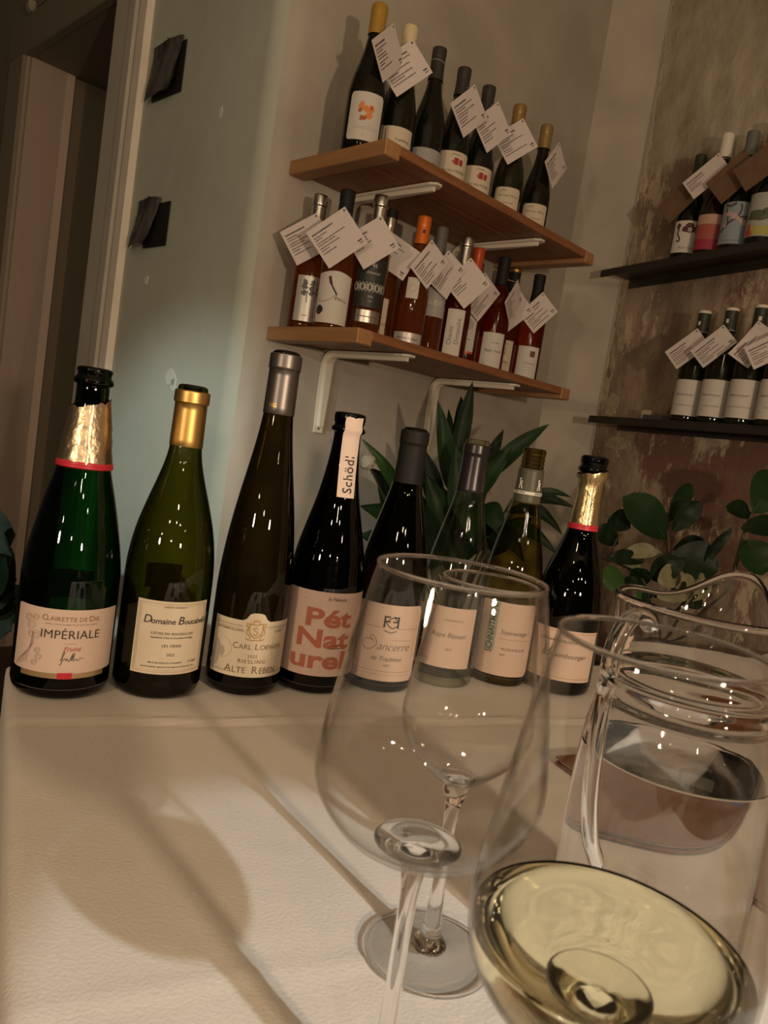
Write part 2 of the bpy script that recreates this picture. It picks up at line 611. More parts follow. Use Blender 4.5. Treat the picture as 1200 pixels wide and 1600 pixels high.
cloth = obj('tablecloth', (cv, cf), mat('cream_linen', (.62, .55, .48), .85, bump=.10, bscale=420, var=.03, vscale=6, sheen=.2), smooth=True)
tag(cloth, 'creased cream tablecloth covering the whole table', 'tablecloth')
# ---------------------------------------------------------------- print: flat shapes (x, y) laid on labels and tags
def text(body, size, x=0, y=0, align='CENTER', bold=0., shear=0., space=1., rot=0., sx=1.):
    c = bpy.data.curves.new('t', 'FONT')
    c.body = body
    c.size = size
    c.align_x = align
    c.align_y = 'CENTER'
    c.offset = bold * size
    c.shear = shear
    c.space_character = space
    c.resolution_u = 3
    o = bpy.data.objects.new('t', c)
    COL.objects.link(o)
    me = bpy.data.meshes.new_from_object(o.evaluated_get(bpy.context.evaluated_depsgraph_get()))
    v = [Vector((p.co.x * sx, p.co.y, 0)) for p in me.vertices]
    f = [tuple(p.vertices) for p in me.polygons]
    bpy.data.objects.remove(o)
    bpy.data.curves.remove(c)
    bpy.data.meshes.remove(me)
    r = Matrix.Rotation(rot, 3, 'Z')
    return [r @ p + Vector((x, y, 0)) for p in v], f


def rect(x0, y0, x1, y1):
    return [Vector((x0, y0, 0)), Vector((x1, y0, 0)), Vector((x1, y1, 0)), Vector((x0, y1, 0))], [(0, 1, 2, 3)]


def ribbon(pts, w, n=5, x=0, y=0, s=1.):
    pts = [Vector((p[0] * s + x, p[1] * s + y, 0)) for p in (spline(pts, n) if n > 1 else pts)]
    v, f = [], []
    for i, p in enumerate(pts):
        t = pts[min(i + 1, len(pts) - 1)] - pts[max(i - 1, 0)]
        if t.length < 1e-9: t = Vector((1, 0, 0))
        t.normalize()
        nn = Vector((-t.y, t.x, 0)) * w / 2
        v += [p + nn, p - nn]
        if i: f.append((2 * i - 2, 2 * i - 1, 2 * i + 1, 2 * i))
    return v, f


def frame(x0, y0, x1, y1, w):
    return join(rect(x0, y0, x1, y0 + w), rect(x0, y1 - w, x1, y1), rect(x0, y0, x0 + w, y1), rect(x1 - w, y0, x1, y1))


def blob(x, y, rx, ry, sd=0, n=16, rough=.3, rot=0):
    v = []
    for k in range(n):
        a = 2 * PI * k / n
        w = 1 + rough * noise.noise(Vector((math.cos(a) * 1.5, math.sin(a) * 1.5, sd * 5.13)))
        px, py = rx * w * math.cos(a), ry * w * math.sin(a)
        v.append(Vector((x + px * math.cos(rot) - py * math.sin(rot), y + px * math.sin(rot) + py * math.cos(rot), 0)))
    return v, [tuple(range(n))]


def dashes(x0, x1, y, h, rnd, fill=.8):
    """a line of print too small to read"""
    out = []
    x = x0
    end = x0 + (x1 - x0) * fill
    while x < end:
        w = rnd.uniform(.0016, .005)
        out.append(rect(x, y - h / 2, min(x + w, end), y + h / 2))
        x += w + .0009
    return join(*out)


def cut(shape, step):
    """slice a flat shape into upright strips so it bends round a bottle"""
    b = bmesh.new()
    vs = [b.verts.new(p) for p in shape[0]]
    for f in shape[1]:
        try: b.faces.new([vs[i] for i in f])
        except ValueError: pass
    xs = [p.x for p in shape[0]]
    x = math.ceil(min(xs) / step) * step
    while x < max(xs):
        bmesh.ops.bisect_plane(b, geom=b.verts[:] + b.edges[:] + b.faces[:], plane_co=(x, 0, 0), plane_no=(1, 0, 0), dist=1e-7)
        x += step
    b.verts.index_update()
    r = [v.co.copy() for v in b.verts], [tuple(v.index for v in f.verts) for f in b.faces]
    b.free()
    return r


class Bottle:
    def __init__(s, name, loc, rz, label, group=None, cat='wine bottle'):
        s.root = empty(name, loc, rz)
        tag(s.root, label, cat, group)
        s.loc = Vector(loc)

    def part(s, name, part, m, smooth=True, parent=None):
        return obj(name, part, m, parent or s.root, smooth)

    def lab(s, R, z0, z1, width, m, name='label', ang=0., lift=.0004, top=None, corner=0.0, parent=None):
        """label: width along the arc, centred at angle ang; top(x) adds height"""
        n = max(8, int(width / R / .09))
        rows = []
        v, f = [], []
        for i in range(n + 1):
            t = i / n
            a = ang + (t - .5) * width / R
            e = min(t, 1 - t) * width
            c = corner - math.sqrt(max(0, corner ** 2 - (corner - min(e, corner)) ** 2)) if corner else 0
            zt = z1 - c + (top((t - .5) * width) if top else 0)
            zb = z0 + c
            for z in (zb, zb * .5 + zt * .5, zt):
                v.append(((R + lift) * math.sin(a), -(R + lift) * math.cos(a), z))
            if i:
                k = i * 3
                f += [(k - 3, k, k + 1, k - 2), (k - 2, k + 1, k + 2, k - 1)]
        o = obj(name, (v, f), m, parent or s.root, True)
        s.R, s.ang = R, ang
        return o

    def ink(s, lab, name, m, *shapes, R=None, ang=None, lift=.0008, x=0, y=0):
        R = R or s.R
        ang = s.ang if ang is None else ang
        v, f = cut(join(*shapes), .0035)
        vv = []
        for p in v:
            a = ang + (p.x + x) / R
            vv.append(((R + lift) * math.sin(a), -(R + lift) * math.cos(a), p.y + y))
        o = obj(name, (vv, f), m, lab)
        o['kind'] = 'stuff'
        return o


def facing(loc, phi=0.):
    return math.atan2(-loc[1], -loc[0]) + PI / 2 + phi


def ring(prof_pts, n=6, seg=40):
    return lathe(spline(prof_pts, n), seg)


def shell(prof, thick, seg=56):
    """bottle glass as a hollow wall: outer surface, lip and inner surface"""
    o = spline(prof, 6)
    i = [(max(.0005, r - thick), z + (thick * 1.6 if z < .012 else 0)) for r, z in o]
    return o


# ---------------------------------------------------------------- the eight open bottles on the table
ROW = 'opened bottles lined up along the back of the table'
POS = [(-0.2845, 0.7034), (-0.2019, 0.7385), (-0.1230, 0.7806), (-0.0520, 0.8216), (0.0214, 0.8579), (0.0987, 0.9089), (0.1753, 0.9499), (0.2522, 0.9531)]


def open_bottle(i, label, pts, glass, phi, H, lipglass=None):
    x, y = POS[i]
    b = Bottle('wine_bottle', (x, y, 0.0012), facing((x, y), phi), label, ROW)
    prof = spline(pts, 6)
    b.part('glass_body', lathe(prof, 64, cap0=True), glass)
    return b


def neck_ring(b, pts, m, name, seg=40, n=5):
    return b.part(name, lathe(spline(pts, n), seg), m)


# 1 sparkling, green glass
G1 = thin('green_glass', (.075, .27, .10), (.002, .006, .002), .75)
b = open_bottle(0, 'green sparkling wine bottle with torn gold foil and blush label, leftmost in the row',
                [(.020, .012), (.036, .001), (.0415, .003), (.0440, .010), (.0442, .02), (.0442, .10), (.0435, .118), (.0395, .145), (.0325, .178), (.0245, .210), (.0185, .240), (.0152, .265),
                 (.0146, .285), (.0146, .288), (.0172, .290), (.0176, .293), (.0160, .296), (.0150, .2975), (.0152, .300), (.0160, .302), (.0150, .3041), (.0105, .3041), (.0095, .290), (.0095, .265)], G1, .05, .3041)
R = .0443
lb = b.lab(R, .0265, .0860, .104, PINKISH, corner=.001)
b.ink(lb, 'lettering', mat('brown_ink', (.28, .16, .12), .6), text('C', .0075, -.0205, .0775, bold=.01), text('LAIRETTE', .0056, -.0188, .0770, 'LEFT', bold=.012, space=1.10), text('DE', .0056, .0085, .0770, 'LEFT', bold=.012, space=1.1), text('D', .0075, .0172, .0775, 'LEFT', bold=.01), text('IE', .0056, .0228, .0770, 'LEFT', bold=.012, space=1.1),
      text('APPELLATION CLAIRETTE DE DIE CONTRÔLÉE', .0020, .003, .0722, space=1.1), rect(-.002, .0545, .009, .0548))
b.ink(lb, 'brand_name', INK, text('IMPÉRIALE', .0112, .003, .0625, bold=0, space=1.04),
      ribbon([(-.006, .0), (-.003, .006), (-.0025, .009), (-.004, .007), (-.0045, -.002), (-.0065, -.004)], .0005, 5, x=.002, y=.0385),
      ribbon([(0, 0), (.0015, .0025), (.0025, 0), (.0035, .0025), (.0045, 0), (.0055, .0), (.0075, .006), (.0078, .007), (.007, .0), (.009, .0065), (.0093, .007), (.0085, .0), (.011, .002), (.0125, .0), (.0145, .0022), (.018, .002)], .00045, 4, x=-.0015, y=.0385))
b.ink(lb, 'lettering', mat('red_ink', (.45, .05, .04), .6), text('Fruité', .0062, .005, .0495, shear=.35, bold=.0))
sc = []
for q in range(7):
    sc.append(ribbon([(-.048 + q * .0022, .028 + q * .0009), (-.044 + q * .002, .034 + q * .002), (-.036 + q * .0012, .041 + q * .002), (-.031, .050 + q * .0022)], .00025, 6))
for (cx, cy, r) in ((-.0245, .046, .0032), (-.0230, .0400, .0036), (-.0265, .0345, .0030), (-.027, .060, .0045), (-.033, .068, .005), (-.0365, .0745, .004), (-.029, .076, .0035), (-.0325, .060, .0035)):
    sc.append(ribbon([(cx + r * (1 - k / 26) * math.cos(k * .6), cy + r * (1 - k / 26) * math.sin(k * .6)) for k in range(20)], .0003, 2))
b.ink(lb, 'scroll_ornament', mat('taupe_ink', (.30, .20, .17), .6), *sc)
bd = b.lab(R, .0215, .0272, .080, mat('gold_band', (.62, .44, .24), .35, metal=.7), name='gold_band', lift=.0003)
b.ink(bd, 'red_square', RED, rect(-.005, .0213, .0075, .0272))
b.lab(R, .075, .104, .045, mat('shaded_back_label', (.05, .045, .04), .7), name='back_label', ang=PI * .985, lift=-.0006)  # cream label darkened in colour, as if seen against the light
# torn foil: crinkled sleeve with ragged top
rf = random.Random(3)
fv, ff = [], []
SG, RW = 72, 14
for j in range(RW + 1):
    t = j / RW
    for k in range(SG):
        a = 2 * PI * k / SG
        ztop = .2725 + .005 * math.sin(a * 1.0 + 1.2) + .003 * noise.noise(Vector((math.cos(a) * 3, math.sin(a) * 3, 5)))
        z = .2165 + (ztop - .2165) * t
        r = .0242 - (z - .2165) / .056 * .0072 + .0006
        r += .0007 * noise.noise(Vector((math.cos(a) * 4, math.sin(a) * 4, z * 160))) + .0004 * noise.noise(Vector((math.cos(a) * 9, math.sin(a) * 9, z * 300)))
        if abs(((a - 4.72 + PI) % (2 * PI)) - PI) < .05: r += .0009
        fv.append((r * math.cos(a), r * math.sin(a), z))
for j in range(RW):
    for k in range(SG):
        k2 = (k + 1) % SG
        ff.append((j * SG + k, j * SG + k2, (j + 1) * SG + k2, (j + 1) * SG + k))
fo = b.part('foil', (fv, ff), GOLDFOIL)
b.part('red_ring', lathe(spline([(.0243, .2120), (.0256, .2128), (.0256, .2148), (.0251, .2152), (.0255, .2158), (.0250, .2180), (.0242, .2185)], 3), 48), RED, parent=fo)

# 2 olive burgundy bottle, gold capsule
G2 = thin('olive_glass', (.36, .35, .07), (.005, .005, .002), .85)
b = open_bottle(1, 'olive green bottle with gold capsule and framed cream label',
                [(.020, .014), (.034, .001), (.040, .003), (.0425, .010), (.0428, .02), (.0430, .085), (.0428, .115), (.0412, .138), (.0370, .163), (.0300, .188), (.0225, .212), (.0172, .232), (.0150, .250),
                 (.0147, .275), (.0147, .296), (.0140, .3020), (.0125, .3033), (.0095, .3030), (.0092, .290), (.0092, .26)], G2, .24, .3033)
R = .0431
lb = b.lab(R, .0270, .0985, .0735, CREAM)
fr = mat('antique_border', (.52, .42, .30), .6)
b.ink(lb, 'border', fr, frame(-.0347, .029, .0347, .0965, .0010), frame(-.0325, .0312, .0325, .0943, .0003))
b.ink(lb, 'lettering', INK, text('PRODUIT DE FRANCE', .0021, 0, .0930, space=1.05),
      text('D', .0112, -.0292, .0800, 'LEFT', bold=.004, shear=.15), text('omaine', .0078, -.0218, .0790, 'LEFT', bold=.012, shear=.1), text('B', .0112, .0030, .0800, 'LEFT', bold=.004, shear=.15), text('oucabeille', .0076, .0095, .0790, 'LEFT', bold=.012, shear=.1, space=.92),
      text('CÔTES DU ROUSSILLON', .0034, 0, .0672, bold=.01, space=1.12), text('Appellation Côtes du Roussillon Protégée', .0024, 0, .0633, bold=.01),
      text('LES ORRIS', .0038, 0, .0553, bold=.006, space=1.1), text('2022', .0038, 0, .0465, space=1.05),
      text('MIS EN BOUTEILLE À LA PROPRIÉTÉ', .0020, -.004, .0385, bold=.012), text('N° 0827', .0030, .0235, .0390, shear=.2), text('Jean Boucabeille, Vigneron à Corneilla de la Rivière (Pyr. Or.)', .0021, 0, .0345, bold=.01))
b.lab(R, .092, .118, .038, mat('shaded_back_label', None), name='back_label', ang=PI * .97, lift=-.0006)
cp = neck_ring(b, [(.0157, .2440), (.0161, .2445), (.0161, .2445), (.0155, .2860), (.0155, .2860), (.0168, .2868), (.0170, .2880), (.0170, .2960), (.0165, .2980), (.0150, .2985)], GOLD, 'capsule')

# 3 tall brown flute
G3 = thin('brown_glass', (.26, .21, .10), (.008, .007, .004), .8)
b = open_bottle(2, 'tall slim dark brown bottle with grey metallic capsule and crested cream label',
                [(.020, .012), (.032, .001), (.0365, .003), (.0387, .010), (.0389, .02), (.0389, .095), (.0385, .115), (.0368, .140), (.0335, .170), (.0290, .200), (.0238, .230), (.0192, .258), (.0162, .282),
                 (.0149, .300), (.0147, .330), (.0147, .346), (.0143, .3510), (.0128, .3529), (.0098, .3526), (.0095, .335), (.0095, .30)], G3, .20, .3529)
R = .0390
bump_top = lambda x: (.0085 * max(0, 1 - (abs(x) / .0115) ** 4) if abs(x) < .0115 else 0)
lb = b.lab(R, .0215, .0800, .094, CREAM, top=bump_top)
b.ink(lb, 'rule', INK, rect(-.046, .0742, -.013, .0746), rect(-.046, .0722, -.013, .0724), rect(.013, .0742, .046, .0746), rect(.013, .0722, .046, .0724), rect(-.046, .0258, -.020, .0262), rect(.020, .0258, .046, .0262))
br = mat('umber_ink', (.16, .10, .06), .6)
b.ink(lb, 'lettering', br, text('GUTSABFÜLLUNG', .0036, -.027, .0695, bold=.01, space=1.05), text('LOWER', .0032, .026, .0695, bold=.01),
      text('C', .0092, -.0215, .0535, 'LEFT', bold=-.006), text('ARL', .0074, -.0150, .0530, 'LEFT', bold=-.006), text('L', .0092, .0010, .0535, 'LEFT', bold=-.006), text('OEWEN', .0074, .0062, .0530, 'LEFT', bold=-.006, space=.98),
      text('2022', .0046, 0, .0435, space=1.15), text('RIESLING', .0056, 0, .0380, space=1.28),
      text('A', .0112, -.0270, .0290, 'LEFT', bold=-.004), text('LTE', .0090, -.0192, .0283, 'LEFT', bold=-.004), text('R', .0112, .0005, .0290, 'LEFT', bold=-.004), text('EBEN', .0090, .0082, .0283, 'LEFT', bold=-.004))
gm = mat('gold_print', (.50, .32, .10), .45, metal=.3)
cr = [ribbon([(-.0062, .011), (-.0068, .006), (-.0060, .0015), (-.003, -.002), (0, -.0035), (.003, -.002), (.006, .0015), (.0068, .006), (.0062, .011), (0, .0098), (-.0062, .011)], .0012, 4, y=.0665)]
for sg in (-1, 1):
    cr += [ribbon([(sg * .0065, .010), (sg * .0092, .011), (sg * .0095, .008), (sg * .0075, .0075), (sg * .0088, .004), (sg * .0090, .0005), (sg * .0065, -.0010), (sg * .0045, -.005)], .0010, 4, y=.0665)]
cr += [ribbon([(.002, .0055), (.0, .0072), (-.0022, .0058), (-.001, .004), (.0012, .003), (.002, .001), (0, -.0008), (-.0022, .0006)], .0011, 5, y=.0665), ribbon([(-.003, .0112), (-.0028, .0150), (-.001, .0132), (0, .0158), (.001, .0132), (.0028, .0150), (.003, .0112)], .0009, 2, y=.0665),
       ribbon([(-.0095, -.0048), (-.004, -.0062), (.0, -.0058), (.004, -.0062), (.0095, -.0048)], .0011, 4, y=.0665)]
b.ink(lb, 'crest', gm, *cr)
sk = mat('grey_sketch_ink', (.42, .36, .29), .7)
b.ink(lb, 'sketch', sk, blob(-.038, .044, .007, .012, 3, rough=.8), blob(-.043, .033, .005, .006, 4, rough=.8), ribbon([(-.030, .060), (-.024, .055), (-.022, .047), (-.027, .040), (-.034, .038)], .0005, 5), ribbon([(.022, .064), (.020, .056), (.021, .047), (.026, .040)], .0004, 5))
cp = neck_ring(b, [(.0158, .2890), (.0162, .2895), (.0162, .2895), (.0156, .3345), (.0156, .3345), (.0166, .3352), (.0166, .3352), (.0165, .3480), (.0160, .3500), (.0145, .3505)], GREYCAP, 'capsule')
b.ink(cp, 'monogram', mat('gold_stamp', (.70, .50, .14), .35, metal=.8), text('NG', .0062, 0, .2975, bold=.02, sx=.9), R=.0161, ang=-.62, lift=.0004)

# 4 black bottle, large terracotta letters, paper neck strip
G4 = thin('black_glass', (.05, .045, .03), (.002, .002, .001), .7)
b = open_bottle(3, 'black bottle with big terracotta lettering and a paper strip up its neck',
                [(.020, .012), (.034, .001), (.0395, .003), (.0418, .010), (.0420, .02), (.0420, .105), (.0412, .125), (.0375, .152), (.0310, .180), (.0240, .208), (.0190, .235), (.0160, .258), (.0148, .275),
                 (.0148, .2810), (.0148, .2810), (.0182, .2830), (.0186, .2860), (.0165, .2885), (.0158, .2905), (.0168, .2925), (.0172, .2985), (.0160, .3023), (.0105, .3023), (.0095, .290), (.0095, .26)], G4, .24, .3023)
R = .0421
lb = b.lab(R, .0215, .1130, .108, KRAFT)
tc_ = mat('terracotta_ink', (.42, .13, .075), .65)
b.ink(lb, 'lettering', tc_, text('Pét', .0270, .0262, .0840, 'RIGHT', bold=.030, sx=1.48, space=1.0), text('Nat', .0270, .0262, .0615, 'RIGHT', bold=.030, sx=1.44, space=1.0), text('urel', .0270, .0262, .0385, 'RIGHT', bold=.030, sx=1.50, space=1.0))
b.ink(lb, 'small_print', INK, text('In Natura', .0054, .006, .1060), text('AN ASSEMBLY OF', .0024, .013, .0560, bold=.01), text('WINE, WINE, WINE', .0024, .013, .0525, bold=.01), *[blob(rf.uniform(-.03, .02), rf.uniform(.07, .11), .0004, .0004, k, 6) for k in range(14)])
# neck strip following the neck
sv, sf = [], []
NR_ = [(.0232, .2130), (.0190, .2360), (.0163, .2580), (.0152, .2750), (.0153, .2805), (.0190, .2840), (.0188, .2870), (.0172, .2905), (.0176, .2960), (.0176, .2985)]
for j, (r, z) in enumerate(NR_):
    for k in range(7):
        a = .10 + (k / 6 - .5) * .0205 / r * .95
        zz = z + (.0022 * noise.noise(Vector((k * .9, 4.4, 0))) if j == len(NR_) - 1 else 0)
        sv.append(((r + .0010) * math.sin(a), -(r + .0010) * math.cos(a), zz))
        if j and k: sf.append(((j - 1) * 7 + k - 1, (j - 1) * 7 + k, j * 7 + k, j * 7 + k - 1))
ns = b.part('neck_strip', (sv, sf), mat('strip_paper', (.80, .66, .58), .7))
v, f = text('Schödl', .0140, 0, 0, bold=.006, space=1.08, rot=PI / 2)
vv = []
for p in v:
    z = .2375 + p.y
    r = .0152
    for (ra, za), (rb, zb) in zip(NR_, NR_[1:]):
        if za <= z <= zb: r = ra + (rb - ra) * (z - za) / (zb - za)
    a = .10 + (p.x + .001) / r
    vv.append(((r + .0016) * math.sin(a), -(r + .0016) * math.cos(a), z))
obj('lettering', (vv, f), INK, ns)

# 5 dark burgundy bottle
G5 = thin('dark_brown_glass', (.22, .16, .09), (.006, .005, .003), .8)
b = open_bottle(4, 'dark bottle with matt charcoal capsule and scripted label, behind the front wine glass',
                [(.020, .012), (.033, .001), (.0385, .003), (.0405, .010), (.0408, .02), (.0408, .108), (.0398, .130), (.0362, .156), (.0300, .182), (.0232, .208), (.0180, .230), (.0155, .250),
                 (.0148, .270), (.0148, .290), (.0140, .2965), (.0098, .2976), (.0095, .28), (.0095, .25)], G5, .12, .2976)
R = .0409
lb = b.lab(R, .0150, .1020, .086, PINKISH, corner=.006)
b.ink(lb, 'rule', mat('grey_ink', (.15, .115, .10), .6), rect(-.038, .0755, -.006, .0759), rect(.010, .0755, .036, .0759), rect(-.036, .0260, .036, .0263), rect(-.036, .0222, .036, .0224))
b.ink(lb, 'monogram', INK, text('F', .019, -.0035, .0820, bold=.0), text('F', .019, .0075, .0820, bold=.0, sx=-1), ribbon([(-.006, .0), (.002, .006), (.008, -.001), (.001, -.006), (-.006, 0)], .0010, 5, x=.002, y=.082), ribbon([(-.007, -.009), (0, -.011), (.007, -.009)], .0008, 5, x=.002, y=.082))
b.ink(lb, 'lettering', mat('grey_ink', None), ribbon([(-.004, .0045), (-.013, .004), (-.016, -.002), (-.010, -.007), (-.002, -.004), (.001, .003), (-.004, .009), (-.007, .007), (-.001, .002)], .0006, 5, x=-.012, y=.056), text('ancerre', .0130, -.0105, .0545, 'LEFT', shear=.35, bold=-.012, space=.95),
      rect(.004, .0625, .030, .0628), text('de Tradition', .0072, .002, .0405, shear=.35, bold=-.004), text('2022', .0035, .003, .0330))
neck_ring(b, [(.0168, .2330), (.0172, .2335), (.0172, .2335), (.0160, .2560), (.0157, .2800), (.0157, .2800), (.0166, .2806), (.0166, .2806), (.0164, .2930), (.0158, .2950), (.0145, .2955)], BLACKCAP, 'capsule')

# 6 clear glass bottle
G6 = thin('clear_bottle_glass', (.93, .94, .86), (.20, .20, .15), 2.2)
b = open_bottle(5, 'clear glass bottle with black capsule and blush label',
                [(.020, .012), (.032, .001), (.0372, .003), (.0393, .010), (.0395, .02), (.0395, .104), (.0385, .126), (.0350, .152), (.0295, .178), (.0232, .204), (.0182, .226), (.0155, .246),
                 (.0148, .266), (.0148, .284), (.0142, .2950), (.0100, .2961), (.0095, .28), (.0095, .25)], G6, .06, .2961)
R = .0396
lb = b.lab(R, .0255, .0985, .066, PINKISH)
b.ink(lb, 'lettering', mat('grey_ink', None), text('LANGUEDOC', .0034, .004, .0830, space=1.15), text('Raye Bassan', .0085, .001, .0650, shear=.2, bold=-.004), text('2023', .0036, .003, .0480), text('CAVES 12', .0026, -.024, .0340))
neck_ring(b, [(.0170, .2340), (.0174, .2345), (.0174, .2345), (.0160, .2570), (.0157, .2790), (.0157, .2790), (.0165, .2796), (.0165, .2796), (.0163, .2895), (.0158, .2910), (.0148, .2915)], mat('plum_black_capsule', (.022, .016, .020), .3), 'capsule')
b.part('wine_dregs', lathe([(.0005, .0105), (.0340, .0115), (.0385, .014), (.0388, .020), (.0005, .020)], 40), thin('dregs', (.80, .78, .66), (.3, .28, .2), 1.5))

# 7 olive-yellow bottle with screw thread
G7 = thin('yellow_green_glass', (.66, .60, .25), (.05, .045, .012), 1.4)
b = open_bottle(6, 'yellow-green screw-neck bottle with sage capsule band and vertical dark lettering',
                [(.020, .012), (.032, .001), (.0365, .003), (.0383, .010), (.0385, .02), (.0385, .100), (.0378, .122), (.0350, .148), (.0298, .175), (.0235, .202), (.0182, .226), (.0155, .246),
                 (.0145, .262), (.0140, .2735), (.0140, .2735), (.0148, .2745), (.0140, .2765), (.0140, .2785), (.0148, .2795), (.0140, .2815), (.0140, .2835), (.0148, .2845), (.0140, .2865), (.0140, .2890), (.0146, .2925), (.0140, .2967), (.0105, .2967), (.0098, .28), (.0098, .25)], G7, .10, .2967)
R = .0386
lb = b.lab(R, .0140, .1060, .078, PINKISH, corner=.006)
gd = mat('dark_green_ink', (.055, .075, .065), .6)
b.ink(lb, 'name_strip', mat('sage_strip', (.36, .36, .29), .6), rect(-.0245, .0440, -.0125, .1060))
b.ink(lb, 'brand_name', gd, text('SCHNAITMANN', .0112, -.0185, .0750, rot=PI / 2, bold=.01, sx=.84), lift=.0012)
b.ink(lb, 'lettering', mat('grey_ink', None), text('Steinwiege', .0080, .010, .0690, shear=.25, bold=-.006), rect(-.009, .0605, .033, .0608), text('MUSKATELLER', .0046, .012, .0480, space=1.05), text('2023', .0034, -.001, .0410))
sg = mat('sage_capsule', (.085, .085, .058), .45)
cp = neck_ring(b, [(.0172, .2285), (.0176, .2290), (.0176, .2290), (.0164, .2560), (.0160, .2690), (.0162, .2712), (.0155, .2722)], sg, 'capsule')
for a in (-.72, .72):
    b.ink(cp, 'figure_mark', mat('white_ink', (.75, .72, .66), .6), ribbon([(-.0022, -.006), (-.001, .001), (-.0018, .005)], .0016, 3), ribbon([(.0020, -.006), (.0006, .001), (.0014, .004)], .0016, 3), blob(-.0012, .0062, .0015, .0014, 2, 8), R=.0166, ang=a, y=.2525, lift=.0006)
b.ink(cp, 'white_ring', mat('white_ink', None), rect(-.05, .2402, .05, .2440), R=.0172, ang=0, lift=.0006)
b.ink(cp, 'lettering', gd, text('DEIN WEIN', .0026, -.012, .2421, bold=.02, space=1.1), text('DEIN WEIN', .0026, .014, .2421, bold=.02, space=1.1), R=.0172, ang=0, lift=.0010)

# 8 sparkling, gold foil with red ring
G8 = thin('black_brown_glass', (.09, .07, .04), (.003, .003, .002), .7)
b = open_bottle(7, 'dark sparkling wine bottle with gold foil neck, rightmost in the row',
                [(.020, .012), (.034, .001), (.0410, .003), (.0435, .010), (.0438, .02), (.0440, .090), (.0430, .112), (.0395, .136), (.0330, .160), (.0255, .182), (.0195, .202), (.0165, .222),
                 (.0152, .245), (.0148, .270), (.0148, .2790), (.0148, .2790), (.0180, .2810), (.0184, .2840), (.0165, .2865), (.0158, .2885), (.0168, .2905), (.0172, .2950), (.0160, .2990), (.0105, .2990), (.0095, .28), (.0095, .25)], G8, -.10, .2990)
R = .0441
lb = b.lab(R, .0200, .0840, .106, PINKISH)
b.ink(lb, 'lettering', INK, text("CRÉMANT D'ALSACE", .0046, 0, .0695, space=1.1), ribbon([(-.013, -.004), (-.010, .006), (-.009, .007), (-.010, -.004), (-.0095, -.001), (-.004, .004), (-.002, .008), (-.0055, -.004), (-.002, .0), (0, -.003)], .0009, 5, y=.0525, x=-.004), text('eimbourger', .0085, -.002, .0520, 'LEFT', shear=.3, bold=-.004))
b.ink(lb, 'rule', mat('gold_print', None), rect(-.052, .0235, .052, .0243), rect(-.052, .0810, .052, .0816))
fv, ff = [], []
for j in range(RW + 1):
    t = j / RW
    for k in range(SG):
        a = 2 * PI * k / SG
        ztop = .2800 + .004 * math.sin(a + 1.0) + .002 * noise.noise(Vector((math.cos(a) * 3, math.sin(a) * 3, 15)))
        z = .2140 + (ztop - .2140) * t
        r = .0182 - .0028 * min(1, (z - .214) / .03)
        if z > .268: r += .0036 * min(1, (z - .268) / .006) + .0010 * noise.noise(Vector((math.cos(a) * 6, math.sin(a) * 6, z * 200)))
        r += .0002 * noise.noise(Vector((math.cos(a) * 4, math.sin(a) * 4, z * 200)))
        if abs(((a - 4.95 + PI) % (2 * PI)) - PI) < .16: r += .0007
        fv.append((r * math.cos(a), r * math.sin(a), z))
for j in range(RW):
    for k in range(SG):
        k2 = (k + 1) % SG
        ff.append((j * SG + k, j * SG + k2, (j + 1) * SG + k2, (j + 1) * SG + k))
fo = b.part('foil', (fv, ff), mat('pale_gold_foil', (.74, .60, .34), .32, metal=1, bump=.15, bscale=150))
b.part('red_ring', lathe(spline([(.0190, .2070), (.0194, .2075), (.0187, .2105), (.0191, .2112), (.0184, .2138), (.0178, .2145)], 3), 44), RED, parent=fo)
